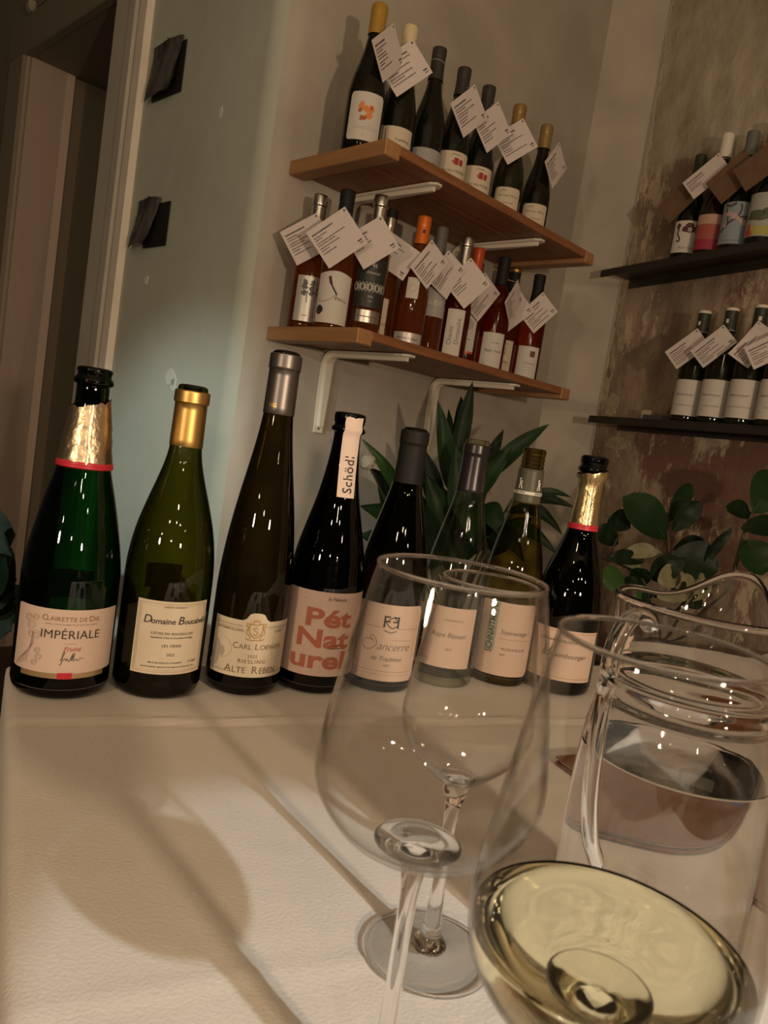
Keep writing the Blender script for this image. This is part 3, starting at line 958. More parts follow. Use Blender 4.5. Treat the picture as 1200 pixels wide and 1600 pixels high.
# ---------------------------------------------------------------- wine glasses
def wine_glass(loc, label, rim_z, bowl, stem_top, foot_r, wall=.0009):
    """bowl: outer (r, z) from the stem junction to the rim"""
    g = empty('wine_glass', loc)
    tag(g, label, 'wine glass', 'wine glasses in the foreground')
    out = spline(bowl, 7)
    inn = [(max(.0006, r - wall * (1 + 2.5 * max(0, 1 - (z - bowl[0][1]) / .012))), z + (.0022 * max(0, 1 - (z - bowl[0][1]) / .015))) for r, z in out]
    rim = [(out[-1][0] - wall * .15, out[-1][1] + wall * .45), (out[-1][0] - wall * .5, out[-1][1] + wall * .6), (out[-1][0] - wall * .85, out[-1][1] + wall * .45)]
    obj('bowl', lathe(out + rim + inn[::-1], 96), BOWL, g, True)
    rr, rz = bowl[-1][0] - wall * .5, bowl[-1][1] + wall * .3
    obj('rim', lathe([(rr + .00085 * math.cos(2 * PI * k / 10), rz + .00085 * math.sin(2 * PI * k / 10)) for k in range(11)], 96), GLASS, g, True)
    z0 = bowl[0][1]
    top = [(bowl[1][0] * .90, bowl[1][1] + .0002), (bowl[1][0] * .62 + bowl[2][0] * .27, bowl[1][1] + (bowl[2][1] - bowl[1][1]) * .36), (bowl[1][0] * .62, bowl[1][1] + .0022), (.0006, bowl[1][1] + .0017)]
    st = spline([(.0006, .0042), (.0095, .0046), (.0088, .0085), (.0062, .0120), (.0052, .018), (.0042, .030), (.0036, .045), (.0034, z0 * .6), (.0036, z0 - .022), (.0046, z0 - .010), (.0068, z0 - .003)] + top, 5)
    obj('stem', lathe(st, 28), GLASS, g, True)
    ft = spline([(.0006, .0006), (foot_r * .75, .0006), (foot_r - .0012, .0006), (foot_r, .0013), (foot_r - .0010, .0021), (foot_r * .8, .0025), (foot_r * .45, .0031), (.0100, .0042), (.0006, .0046)], 5)
    fo_ = obj('foot', lathe(ft, 72), FOOT, g, True)
    obj('foot_edge', lathe([(foot_r + .0010 * math.cos(2 * PI * k / 10), .0014 + .0009 * math.sin(2 * PI * k / 10)) for k in range(11)], 72), GLASS, fo_, True)
    return g


wine_glass((.0625, .3996, .0012), 'small empty wine glass with its foot in view', .215,
           [(.0030, .0985), (.0080, .1015), (.0195, .1105), (.0312, .1230), (.0358, .1355), (.0352, .1480), (.0325, .1700), (.0290, .1930), (.0256, .2150)], .0985, .0352)
wine_glass((.0341, .2914, .0012), 'large empty wine glass in front of the small one', .235,
           [(.0040, .1190), (.0150, .1207), (.0320, .1280), (.0435, .1420), (.0462, .1540), (.0450, .1680), (.0416, .1900), (.0376, .2125), (.0335, .2345)], .119, .037)
NG = wine_glass((.0886, .2195, .0012), 'wine glass holding pale wine, closest to the camera', .2345,
                [(.0040, .1050), (.0140, .1072), (.0300, .1160), (.0408, .1295), (.0434, .1430), (.0424, .1570), (.0395, .1800), (.0355, .2080), (.0312, .2340)], .105, .037)
# the wine, a body that fills the bowl up to its widest part
wo = [p for p in spline([(.0040, .1050), (.0140, .1072), (.0300, .1160), (.0408, .1295), (.0434, .1430), (.0424, .1570)], 7)]
wp = [(max(.0006, r - .0010), z + .0012 * max(0, 1 - (z - .105) / .02)) for r, z in wo if z < .1400]
wp = [(.0006, wp[0][1])] + wp[1:] + [(.0420, .1410), (.0412, .1406), (.0398, .1404), (.0006, .1404)]
w = obj('white_wine', fixn(lathe(wp, 96) and obj('tmp', lathe(wp, 96))).data, WINE, None, True)
bpy.data.objects.remove(bpy.data.objects['tmp'])
w.location = (.0886, .2195, .0012)
tag(w, 'pale golden white wine in the closest glass', 'wine')

# ---------------------------------------------------------------- water jug
PJ = Vector((.182, .410, .0012))
jug = empty('water_jug', PJ)
tag(jug, 'clear glass water jug with spout and ribbed neck', 'jug')
SP = math.radians(48)      # direction of the spout
HD = math.radians(214)    # direction of the handle


def spout(p, a):
    z = p.z
    d = abs((a - SP + PI) % (2 * PI) - PI)
    t = max(0, (z - .180) / .040)
    k = math.exp(-(d / .40) ** 2) * t ** 1.6
    side = math.exp(-((d - .95) / .35) ** 2) * t ** 1.5
    r = math.hypot(p.x, p.y)
    r2 = r + .017 * k - .003 * side
    return Vector((p.x / r * r2, p.y / r * r2, z + .017 * k - .002 * side * t))


jo = [(.0006, .0), (.040, .0), (.0465, .0015), (.0495, .006), (.0512, .015), (.0522, .04), (.0522, .09), (.0515, .125), (.0495, .145), (.0468, .156), (.0462, .160), (.0476, .1645), (.0466, .169), (.0450, .173), (.0462, .1775), (.0452, .182), (.0440, .187), (.0442, .195), (.0455, .207), (.0472, .2165)]
ji = [(.0440, .2180), (.0425, .207), (.0412, .195), (.0410, .187), (.0420, .180), (.0424, .170), (.0432, .160), (.0462, .146), (.0482, .125), (.0489, .09), (.0489, .04), (.0478, .018), (.0445, .0105), (.038, .0085), (.0006, .0082)]
jp = spline(jo, 5) + [(.0466, .2190), (.0455, .2195), (.0446, .2190)] + spline(ji, 5)
b_ = obj('body', lathe(jp, 96, fn=spout), GLASS, jug, True)
fixn(b_)
hd = Vector((math.cos(HD), math.sin(HD), 0))
hp = [hd * .0435 + Z3 * .207, hd * .0505 + Z3 * .2125, hd * .060 + Z3 * .2120, hd * .0675 + Z3 * .203, hd * .0700 + Z3 * .188, hd * .0700 + Z3 * .165, hd * .0690 + Z3 * .140, hd * .0660 + Z3 * .115, hd * .0600 + Z3 * .094, hd * .0530 + Z3 * .082, hd * .0505 + Z3 * .078]
hq = [Vector(q) for q in spline([tuple(p) for p in hp], 4)]
obj('handle', tube(hq, [.0048 + .0012 * abs(i / len(hq) - .5) for i in range(len(hq))], 14, flat=.75), GLASS, jug, True)
wi = [(r + .0004, z - (.0003 if z < .012 else 0)) for r, z in spline(ji, 5) if z < .1310]
wl_ = wi[0]
wp = [(.0006, .1300), (.0440, .1300), (.0462, .1304), (wl_[0], .1316)] + wi
w = obj('water', lathe(wp, 96), WATER, None, True)
fixn(w)
w.location = PJ
tag(w, 'clear water filling the lower part of the jug', 'water')

# ---------------------------------------------------------------- leather menu folder behind the jug
c0 = Vector((.198, .698, 0))
e1 = Vector((.89, .456, 0)).normalized()
e2 = Vector((.456, -.89, 0)).normalized()
mf = empty('menu_folder', c0 + e1 * .06 + e2 * .13 + Z3 * .002, math.atan2(e2.y, e2.x))
tag(mf, 'brown leather menu folder lying flat behind the water jug', 'menu folder')
LEATHER = mat('brown_leather', (.19, .070, .028), .65, spec=.2, bump=.15, bscale=300, var=.15, vscale=20)
obj('cover', box(-.13, .13, -.06, .16, 0, .0025, .001), LEATHER, mf)
obj('pages', box(-.126, .127, -.056, .156, .0025, .0050), mat('page_paper', (.62, .56, .48), .8), mf)
obj('cover', box(-.13, .13, -.06, .16, .0050, .0075, .001), LEATHER, mf)
obj('sticker', box(-.118, -.104, -.045, .0, .0075, .0080), mat('blue_sticker', (.02, .04, .22), .4), mf)
# ---------------------------------------------------------------- wooden shelves
WOOD = mat('reddish_pine', (.30, .125, .050), .5, bump=.1, bscale=60, stretch=(2, 30, 30), col2=(.20, .078, .032), vscale=2.5, detail=8)
WOOD2 = mat('pine_batten', (.42, .220, .095), .5, bump=.1, bscale=60, stretch=(30, 2, 30), col2=(.34, .165, .068), vscale=2.5, detail=8)
BRK = mat('white_enamel', (.80, .74, .62), .3)
SM = Matrix((U, N, Z3)).transposed().to_4x4()      # shelf frame: x along, y out of the wall
ZL, ZT = .4899, .8527
SW, SLN = .305, .80


def sloc(al, off, z=0):
    return A + U * al + N * off + Z3 * z


def sweep_rect(path, w, t, x0):
    """flat bar along a path in the (y, z) plane, width along x"""
    v, f = [], []
    n = len(path)
    for i, (y, z) in enumerate(path):
        a, b = path[max(0, i - 1)], path[min(n - 1, i + 1)]
        dy, dz = b[0] - a[0], b[1] - a[1]
        l = math.hypot(dy, dz)
        ny_, nz_ = -dz / l, dy / l
        ww = w[i] if isinstance(w, list) else w
        for sx, sn in ((-1, 0), (1, 0), (1, 1), (-1, 1)):
            v.append((x0 + sx * ww / 2, y + ny_ * t * sn, z + nz_ * t * sn))
        if i:
            for k in range(4):
                k2 = (k + 1) % 4
                f.append(((i - 1) * 4 + k, (i - 1) * 4 + k2, i * 4 + k2, i * 4 + k))
    f += [(3, 2, 1, 0), tuple((n - 1) * 4 + k for k in range(4))]
    return v, f


def wooden_shelf(z, label):
    s = empty('wall_shelf', sloc(0, 0, z), math.atan2(U.y, U.x))
    s.rotation_euler = (0, 0, math.atan2(U.y, U.x))
    s.scale = (1, 1, 1)
    tag(s, label, 'shelf', 'wooden wall shelves')
    # local frame: x along U, y = rotate(U, +90) = -N, so out of the wall is -y
    for k in range(3):
        y0, y1 = -SW + k * SW / 3 + .0008, -SW + (k + 1) * SW / 3 - .0008
        obj('plank', box(.042, SLN - .042, y0, y1 - (.001 if k == 2 else 0), -.019, 0, .0012), WOOD, s)
    obj('batten', box(0, .0415, -SW, -.001, -.0300, 0.0005, .002), WOOD2, s)
    obj('batten', box(SLN - .0415, SLN, -SW, -.001, -.0300, 0.0005, .002), WOOD2, s)
    for bx in (.185, .585):
        zt = -.019
        arcp = [(-.002 - .034 + .034 * math.cos(q), zt - .002 - .034 + .034 * math.sin(q)) for q in [PI / 2 * k / 8 for k in range(9)]]
        arcp = [(y, zz_) for y, zz_ in arcp]
        path = [(-.002, zt - .20), (-.002, zt - .10)] + [(-.002 - (.034 - .034 * math.cos(q)), zt - .002 - .034 + .034 * math.sin(q)) for q in [PI / 2 * k / 8 for k in range(9)]] + [(-.12, zt - .002), (-.27, zt - .002), (-.285, zt - .0015)]
        br_ = obj('bracket', sweep_rect(path, [.026, .036] + [.036] * 9 + [.036, .034, .016], .005, bx), BRK, s)
        fixn(br_)
        rib = [(y - .003, zz_) if i < 3 else (y - .001, zz_ - .003) for i, (y, zz_) in enumerate(path[:-1])]
        rib[0] = (-.005, zt - .185)
        rb_ = obj('rib', sweep_rect(rib, [.012] + [.018] * (len(rib) - 2) + [.008], .011, bx), BRK, br_)
        fixn(rb_)
        for zz_ in (-.19, -.06):
            obj('screw', xf(lathe([(.0035, 0), (.003, .002), (.0003, .0025)], 10), Matrix.Translation((bx + (.0 if zz_ < -.1 else .010), -.005, zt + zz_)) @ Matrix.Rotation(PI / 2, 4, 'X')), mat('dark_screw', (.08, .07, .06), .4, metal=.6), br_)
    return s


wooden_shelf(ZT, 'upper wooden plank shelf on white brackets holding dark bottles')
wooden_shelf(ZL, 'lower wooden plank shelf on white brackets holding rosé bottles')

# ---------------------------------------------------------------- shelf bottles
def P_burg(H=.30, R=.0385):
    return [(.018, .010), (R * .85, .001), (R * .97, .004), (R, .012), (R, .03), (R, .105), (R * .97, .128), (R * .86, .152), (R * .68, .178), (R * .52, .202), (R * .43, .222), (.0148, .245), (.0145, H - .012), (.0142, H - .001), (.0005, H)]


def P_bord(H=.30, R=.0365):
    return [(.018, .010), (R * .85, .001), (R * .97, .004), (R, .012), (R, .03), (R, .165), (R * .985, .180), (R * .88, .196), (R * .65, .210), (R * .48, .222), (.0150, .236), (.0145, H - .012), (.0142, H - .001), (.0005, H)]


def P_flute(H=.30, R=.036):
    return [(.018, .010), (R * .85, .001), (R * .97, .004), (R, .012), (R, .03), (R, .115), (R * .95, .140), (R * .82, .168), (R * .65, .196), (R * .50, .222), (R * .42, .244), (.0145, .262), (.0145, H - .012), (.0142, H - .001), (.0005, H)]


def capsule(b, H, z0, m, lip=False, bulge=0.):
    p = [(.0170, z0), (.0172, z0 + .0004), (.0160 + bulge, z0 + .022), (.0157 + bulge, H - .022), (.0157 + bulge, H - .022)]
    if lip: p += [(.0172, H - .021), (.0172, H - .010)]
    else: p += [(.0162 + bulge, H - .018), (.0164 + bulge, H - .008)]
    p += [(.0158, H + .0006), (.0110, H + .0018), (.0004, H + .0020)]
    return b.part('capsule', lathe(spline(p, 4), 32), m)


ROSE = mat('rose_wine_glass', (.46, .13, .03), .03, trans=.88, ior=1.36)
ROSE2 = mat('red_rose_wine_glass', (.33, .04, .022), .03, trans=.88, ior=1.36)
OLIVEBLACK = mat('olive_black_glass', (.014, .014, .005), .08, spec=.4)


def shelf_bottle(loc, phi, label, group, prof, m):
    b = Bottle('wine_bottle', loc, facing(loc, phi), label, group)
    b.part('glass_body', lathe(spline(prof, 5), 44, cap0=True), m)
    return b


rt = random.Random(21)


def price_tag(b, z, label, group, yaw=0., tilt=45., w=.086, h=.072, dist=.043, m=None, lines=7, lean=0., neck=.0155, curl=0., blank=False, seed=0, corner='TR', strz=None, holder=None):
    """card hung by one corner from a bottle's neck; yaw turns it from facing the camera, tilt turns it in its plane"""
    base = holder if holder is not None else b.loc
    fx = facing(base, math.radians(yaw))
    nrm = Vector((math.sin(fx), -math.cos(fx), 0))
    t = empty('price_tag', base + nrm * dist + Z3 * z)
    t.rotation_euler = (math.radians(lean), 0, fx)
    tag(t, label, 'price tag', group)
    ro = Matrix.Rotation(math.radians(tilt), 3, 'Z')
    hx, hy = (w / 2 - .0055, h / 2 - .0055) if corner == 'TR' else (-w / 2 + .0055, h / 2 - .0055)

    def place(shape, lift):
        out = []
        for p in shape[0]:
            q = ro @ Vector((p.x - hx, p.y - hy, 0))
            cz = curl * ((p.x / w) ** 2) * 4
            out.append(Vector((q.x, -lift - cz, q.y)))
        return out, shape[1]

    n = 6
    v, f = [], []
    for j in range(2):
        for i in range(n + 1):
            v.append(Vector((-w / 2 + w * i / n, -h / 2 + h * j, 0)))
    for i in range(n): f.append((i, i + 1, n + 2 + i, n + 1 + i))
    a, c = place((v, f), 0.), place((v, f), .0005)
    nn = len(v)
    ff = [q[::-1] for q in a[1]] + [tuple(i + nn for i in q) for q in a[1]]
    ringi = list(range(n + 1)) + list(range(2 * n + 1, n, -1))
    for i in range(len(ringi)):
        p, q = ringi[i], ringi[(i + 1) % len(ringi)]
        ff.append((p, q, q + nn, p + nn))
    card = obj('card', (a[0] + c[0], ff), m or PAPER, t)
    sgn = 1
    r = random.Random(seed)
    obj('hole', place(blob(hx, hy, .0022, .0022, 1, 12, 0), .0008), INK, card)
    if not blank:
        ls = []
        x0, x1 = -w / 2 + .006, w / 2 - .008
        yy = h / 2 - .0135
        ls.append(dashes(x0, x1, yy, .0034, r, r.uniform(.45, .8)))
        yy -= .0075
        for k in range(lines):
            ls.append(dashes(x0, x1, yy, .0021, r, r.uniform(.28, .85) if k % 2 == 0 else r.uniform(.2, .5)))
            yy -= .0052 if k % 2 == 0 else .0068
            if yy < -h / 2 + .005: break
        ls += [rect(w / 2 - .016, -h / 2 + .012, w / 2 - .006, -h / 2 + .0150), rect(w / 2 - .014, -h / 2 + .007, w / 2 - .006, -h / 2 + .0088)]
        obj('print', place(join(*ls), .0009), mat('tag_ink', (.07, .06, .06), .7), card)['kind'] = 'stuff'
    # string: from the hole back round the neck
    inv = Matrix.Rotation(-math.radians(lean), 3, 'X')
    zs = (strz if strz is not None else .006)
    pts = [Vector((0, -.001, 0))]
    for k in range(13):
        g = -PI / 2 + 2 * PI * k / 12
        pts.append(inv @ Vector((neck * math.cos(g), dist + neck * math.sin(g), zs)))
    pts.append(Vector((0, -.001, 0)))
    obj('string', tube([pts[0]] + [Vector(q) for q in spline([tuple(p) for p in pts[1:-1]], 2)] + [pts[-1]], .0007, 5), STRING, t)
    return t


TOPG, LOWG = 'dark bottles on the upper wooden shelf', 'rosé bottles on the lower wooden shelf'
TT, TLG = 'price tags on the upper wooden shelf', 'price tags on the lower wooden shelf'
WAX = mat('gold_wax', (.42, .24, .035), .25, coat=.4)
IVWAX = mat('ivory_wax', (.70, .60, .36), .4)
TAN = mat('tan_foil', (.36, .24, .09), .35, metal=.5)
GREYLAB = mat('grey_label', (.36, .34, .33), .6)
ORANGE = mat('orange_capsule', (.72, .17, .02), .35, metal=.2)
ORRED = mat('orange_red_capsule', (.62, .10, .03), .35, metal=.2)
OFF = .175

# upper shelf, left to right
z = ZT + .0008
b = shelf_bottle(sloc(.045, OFF, z), .06, 'black bottle with gold wax top and orange flower label, first on the upper shelf', TOPG, P_burg(.298, .041), DARKGLASS)
capsule(b, .298, .240, WAX, bulge=.0012)
lb = b.lab(.0412, .018, .112, .074, WHITE, corner=.006)
of = [blob(-.010 + .020 * q, .083 + .004 * math.sin(q * 5), .0065, .0075, q, rough=.6) for q in range(2)] + [blob(.0, .078, .008, .007, 5, rough=.6), blob(.006, .066, .008, .006, 8, rough=.7)]
b.ink(lb, 'painted_flower', mat('orange_paint', (.72, .24, .07), .6), *of)
b.ink(lb, 'painted_flower', mat('rust_paint', (.42, .10, .04), .6), blob(-.006, .061, .007, .0045, 11, rough=.7), blob(-.013, .075, .004, .004, 12, rough=.6), blob(.010, .082, .003, .004, 13, rough=.6), lift=.0012)
b.ink(lb, 'lettering', mat('pale_grey_ink', (.46, .43, .38), .6), text('CONDRIEU', .0095, .001, .0420, space=1.02), text('2021', .0050, .001, .0280), ribbon([(-.004, .052), (.004, .049), (.016, .052), (.022, .056)], .0006, 5))
t1 = price_tag(b, .252, 'narrow turned price tag on the gold-topped bottle of the upper shelf', TT, yaw=52, tilt=46, w=.092, h=.078, dist=.040, seed=1)

b = shelf_bottle(sloc(.138, OFF, z), .20, 'dark bottle with ivory wax top on the upper shelf', TOPG, P_burg(.300), DARKGLASS)
capsule(b, .300, .236, IVWAX, bulge=.0004)
lb = b.lab(.0387, .012, .082, .074, CREAM)
b.ink(lb, 'lettering', INK, text('Condrieu', .0088, .010, .0560, bold=.0), text('LA LOYE', .0048, .014, .0420), rect(-.030, .040, -.0285, .075), rect(.0, .0340, .030, .0344))
price_tag(b, .248, 'price tag hanging from the ivory wax-topped bottle', TT, yaw=8, tilt=44, w=.094, h=.076, dist=.046, seed=2)

b = shelf_bottle(sloc(.234, OFF, z), .30, 'black bottle with grey label and untagged neck on the upper shelf', TOPG, P_burg(.299), DARKGLASS)
capsule(b, .299, .232, mat('charcoal_capsule', (.035, .032, .030), .5))
lb = b.lab(.0387, .010, .074, .080, GREYLAB)
b.ink(lb, 'lettering', mat('dark_grey_ink', (.14, .13, .13), .6), text('AO', .0120, .016, .0430, bold=-.01), text('blanc', .0060, .018, .0300))
b.part('glass_seal', xf(lathe(spline([(.0085, 0), (.0075, .0018), (.006, .0014), (.0003, .0016)], 3), 20), Matrix.Translation((.014, -.0345, .093)) @ Matrix.Rotation(PI / 2 - .1, 4, 'X')), DARKGLASS)
b.part('string', xf(lathe([(.0166, -.0006), (.0173, 0), (.0166, .0006)], 24), Matrix.Translation((0, 0, .270)) @ Matrix.Rotation(.12, 4, 'Y')), STRING)

for (al, lbl, word, tl, yw, sd) in ((.324, 'dark bottle with cream label and two red squares, nearer the middle of the upper shelf', 'POUILLY-FUISSÉ', 'price tag overlapping its right neighbour on the upper shelf', 42, 3),
                                    (.419, 'dark bottle with cream label and two red squares, beside the tan-topped bottles', 'RECHEY-FUISSÉ', 'price tag hanging just left of the tan-topped bottles', 38, 4)):
    b = shelf_bottle(sloc(al, OFF, z), .22, lbl, TOPG, P_burg(.296, .0392), DARKGLASS)
    capsule(b, .296, .236, mat('charcoal_capsule', None))
    lb = b.lab(.0394, .012, .100, .080, CREAM, corner=.004)
    b.ink(lb, 'emblem', mat('crimson_ink', (.36, .03, .03), .6), rect(-.001, .071, .010, .086), rect(.012, .071, .021, .084), rect(-.005, .074, -.002, .080))
    b.ink(lb, 'lettering', INK, text(word, .0078, .002, .0560, bold=.0), text('DOMAINE', .0044, .002, .0930), text('LES CRAYS', .0052, .004, .0420), text('2022', .0040, .004, .0330))
    price_tag(b, .246, tl, TT, yaw=yw, tilt=46, w=.094, h=.078, dist=.041, seed=sd)

for (al, lbl, tl, yw, sd, tw) in ((.547, 'olive dark bottle with tan foil top and cream scripted label', 'broad price tag on the first tan-topped bottle', 14, 5, 40), (.672, 'dark bottle with tan foil top, last on the upper shelf', 'narrow turned price tag on the last bottle of the upper shelf', 58, 6, 52)):
    b = shelf_bottle(sloc(al, OFF, z), .12, lbl, TOPG, P_burg(.305, .0385), OLIVEBLACK if al < .6 else DARKGLASS)
    capsule(b, .305, .246, TAN, bulge=.0008)
    lb = b.lab(.0387, .014, .094, .070, CREAM, corner=.005)
    b.ink(lb, 'lettering', mat('umber_ink', None), text('Bonneau Maury', .0080, .001, .0740, shear=.15, bold=-.004), text('CHASSAGNE', .0048, .003, .0560), text('2021', .0045, .003, .0420), ribbon([(-.02, .083), (-.012, .087), (-.004, .084)], .0012, 4))
    price_tag(b, .252, tl, TT, yaw=yw, tilt=tw, w=.090, h=.076, dist=.044, seed=sd)

# lower shelf, left to right
z = ZL + .0008
SILVERLAB = mat('silver_label', (.60, .57, .52), .35, metal=.4)
BLACKLAB = mat('black_label', (.025, .028, .026), .45)
GI = mat('grey_ink', None)


def low(al, off, phi, label, H, prof, m):
    return shelf_bottle(sloc(al, off, z), phi, label, LOWG, prof(H), m)


b = low(.040, .075, -.10, 'rosé bottle with silver tree label and silver capsule, first on the lower shelf', .290, P_bord, ROSE)
capsule(b, .290, .225, SILVER, lip=True)
lb = b.lab(.0367, .015, .112, .044, SILVERLAB)
b.ink(lb, 'tree_picture', mat('dark_grey_ink', None), *[blob(.002 + .011 * math.cos(q * 2.1), .085 + .012 * math.sin(q * 1.3), .006, .006, q, rough=.9) for q in range(9)], ribbon([(.004, .055), (.003, .070), (.005, .080)], .002, 4))
b.ink(lb, 'lettering', GI, text('rosé', .0070, .002, .0280, shear=.2))
price_tag(b, .236, 'price tag on the silver-capped first rosé bottle', TLG, yaw=-6, tilt=36, w=.090, h=.078, dist=.042, seed=11)

b = low(.046, .158, .02, 'rosé bottle with wide white brush-stroke label and black capsule', .292, P_bord, ROSE)
capsule(b, .292, .222, BLACKCAP)
lb = b.lab(.0367, .012, .116, .080, WHITE, top=lambda x: .004 * math.cos(x * 60))
b.ink(lb, 'brush_drawing', INK, ribbon([(-.012, .106), (-.009, .094), (.0, .080), (.006, .072)], .0035, 5), ribbon([(-.013, .108), (-.011, .100), (-.008, .092)], .006, 4), blob(-.028, .038, .0085, .0100, 3, rough=.15), ribbon([(-.034, .058), (-.022, .055), (-.006, .062), (.006, .073), (.003, .062), (.010, .064), (.016, .061), (.032, .059)], .0008, 5))
b.ink(lb, 'lettering', GI, text('Maïra', .0105, .014, .0640, shear=.3, bold=-.01))
price_tag(b, .240, 'large price tag on the brush-stroke rosé bottle', TLG, yaw=-4, tilt=42, w=.096, h=.086, dist=.048, seed=12)

b = low(.118, .186, .06, 'rosé bottle with black ornament label above a silver band', .302, P_bord, ROSE)
capsule(b, .302, .232, SILVER, lip=True)
lb = b.lab(.0367, .062, .168, .072, BLACKLAB)
wi_ = mat('pewter_ink', (.52, .49, .43), .5)
orn = []
for q in range(9):
    cx = -.032 + q * .008
    orn.append(ribbon([(cx + .0046 * math.cos(k * .7), .104 + .0062 * math.sin(k * .7 * (1 + q % 2))) for k in range(12)], .0013, 2))
    orn.append(ribbon([(cx + .003 * math.cos(k), .104 + .010 * math.sin(k)) for k in range(7)], .0009, 2))
b.ink(lb, 'ornament', wi_, *orn, text('4s', .0140, .004, .150), text("d'Amour", .0085, .004, .134), text('2022', .0060, .004, .0840), text('ROSÉ', .0034, .004, .0750, space=1.2))
bd = b.lab(.0367, .030, .056, .072, SILVER, name='silver_band')
b.ink(bd, 'lettering', GI, rect(-.02, .041, .02, .043))
price_tag(b, .244, 'pale price tag on the black-labelled rosé bottle', TLG, yaw=4, tilt=40, w=.090, h=.076, dist=.045, lines=4, seed=13)

b = low(.196, .138, .02, 'rosé bottle with crested cream label and silver neck under a black stopper', .302, P_bord, ROSE)
capsule(b, .286, .228, SILVER)
b.part('stopper', lathe(spline([(.0150, .284), (.0168, .285), (.0168, .300), (.0155, .3035), (.0004, .304)], 3), 28), BLACKCAP)
lb = b.lab(.0367, .008, .102, .050, CREAM)
b.ink(lb, 'lettering', mat('umber_ink', None), text('CONTOUR', .0100, .002, .0440, space=1.05), text('vom Keller', .0060, .002, .0590, shear=.25), ribbon([(-.007, .088), (-.008, .076), (0, .069), (.008, .076), (.007, .088), (0, .092), (-.007, .088)], .0012, 4), blob(0, .080, .004, .005, 4, rough=.8), rect(-.02, .0310, .02, .0314))
price_tag(b, .240, 'brownish price tag half behind the pale one', TLG, yaw=6, tilt=-24, w=.084, h=.074, dist=.044, lines=5, seed=14, corner='TL')

b = low(.254, .190, .06, 'rosé bottle with bright orange capsule and silver foot band', .300, P_flute, ROSE)
cp = capsule(b, .300, .240, ORANGE)
b.ink(cp, 'stamp', INK, rect(-.003, .262, .003, .270), R=.0161, ang=.1, lift=.0006)
lb = b.lab(.0362, .112, .158, .028, WHITE, name='seal_label', ang=-.15)
b.ink(lb, 'seal', mat('orange_print', (.62, .30, .14), .6), ribbon([(.008 * math.cos(k * .4), .135 + .008 * math.sin(k * .4)) for k in range(17)], .0012, 2))
bd = b.lab(.0362, .010, .036, .074, SILVERLAB, name='foot_label')
b.ink(bd, 'lettering', INK, text('Merlot à deux', .0090, -.002, .0230, shear=.3))
price_tag(b, .238, 'price tag on the orange-capped rosé bottle', TLG, yaw=34, tilt=56, w=.086, h=.066, dist=.042, seed=15)

b = low(.338, .170, .10, 'rosé bottle with grey label and faded grey capsule', .303, P_bord, ROSE)
capsule(b, .303, .232, mat('faded_grey_capsule', (.13, .12, .11), .5))
lb = b.lab(.0367, .092, .160, .074, GREYLAB)
b.ink(lb, 'lettering', mat('pale_ink', (.66, .62, .56), .6), text('AUDE', .0165, .004, .1230, bold=-.006, space=1.0))
price_tag(b, .238, 'bent price tag on the grey-labelled rosé bottle', TLG, yaw=30, tilt=62, w=.090, h=.066, dist=.040, curl=.006, lines=4, seed=16)

b = low(.412, .190, .04, 'rosé bottle with narrow white label lettered vertically', .301, P_flute, ROSE2)
capsule(b, .301, .236, SILVER, lip=True)
lb = b.lab(.0362, .014, .124, .044, WHITE)
b.ink(lb, 'lettering', mat('dark_grey_ink', None), text('Chante', .0155, -.008, .060, rot=PI / 2), text('Dimanche', .0155, .009, .072, rot=PI / 2))
price_tag(b, .238, 'price tag on the vertically lettered rosé bottle', TLG, yaw=18, tilt=50, w=.090, h=.080, dist=.046, lines=5, seed=17)

b = low(.505, .152, .08, 'rosé bottle with orange-red capsule and round seal label', .303, P_flute, ROSE2)
capsule(b, .303, .238, ORRED)
lb = b.lab(.0362, .036, .150, .046, WHITE)
b.ink(lb, 'seal', mat('grey_ink', None), *[ribbon([(r * math.cos(k * .4), .108 + r * math.sin(k * .4)) for k in range(17)], .0012, 2) for r in (.005, .009, .013)], rect(-.012, .070, .012, .0715))
b.ink(lb, 'stripe', ORRED, rect(-.023, .036, .023, .041))
price_tag(b, .232, 'price tag below the orange-red capsule', TLG, yaw=36, tilt=56, w=.100, h=.070, dist=.042, seed=18)

b = low(.577, .184, .10, 'dark rosé bottle with blush label beside a turned tag', .298, P_bord, ROSE2)
capsule(b, .298, .228, BLACKCAP)
lb = b.lab(.0367, .014, .102, .060, WHITE)
b.ink(lb, 'lettering', INK, text('Raye Vaux', .0105, .002, .0560, shear=.2), text('LES TERRES', .0046, .006, .0760), text('2023', .0040, -.018, .0240))
price_tag(b, .238, 'price tag seen nearly edge-on among the last rosé bottles', TLG, yaw=66, tilt=50, w=.094, h=.066, dist=.044, seed=19)

b = low(.686, .140, .06, 'rosé bottle with crested label and gold-rimmed black capsule', .302, P_bord, ROSE2)
cp = capsule(b, .302, .232, BLACKCAP)
b.part('gold_rim', lathe([(.0160, .290), (.0169, .2905), (.0166, .303), (.0120, .3048)], 28), GOLD, parent=cp)
lb = b.lab(.0367, .014, .104, .052, CREAM)
b.ink(lb, 'lettering', mat('umber_ink', None), text('SQUIN', .0115, 0, .0440), text('BARONIE', .0055, 0, .0940), ribbon([(-.006, .082), (-.006, .068), (0, .062), (.006, .068), (.006, .082), (-.006, .082)], .002, 1), blob(0, .073, .004, .006, 7, rough=.8), rect(-.018, .034, .018, .0344), rect(-.016, .026, .016, .0264))
price_tag(b, .238, 'price tag on the gold-rimmed black-capped rosé bottle', TLG, yaw=14, tilt=46, w=.094, h=.080, dist=.046, seed=20)

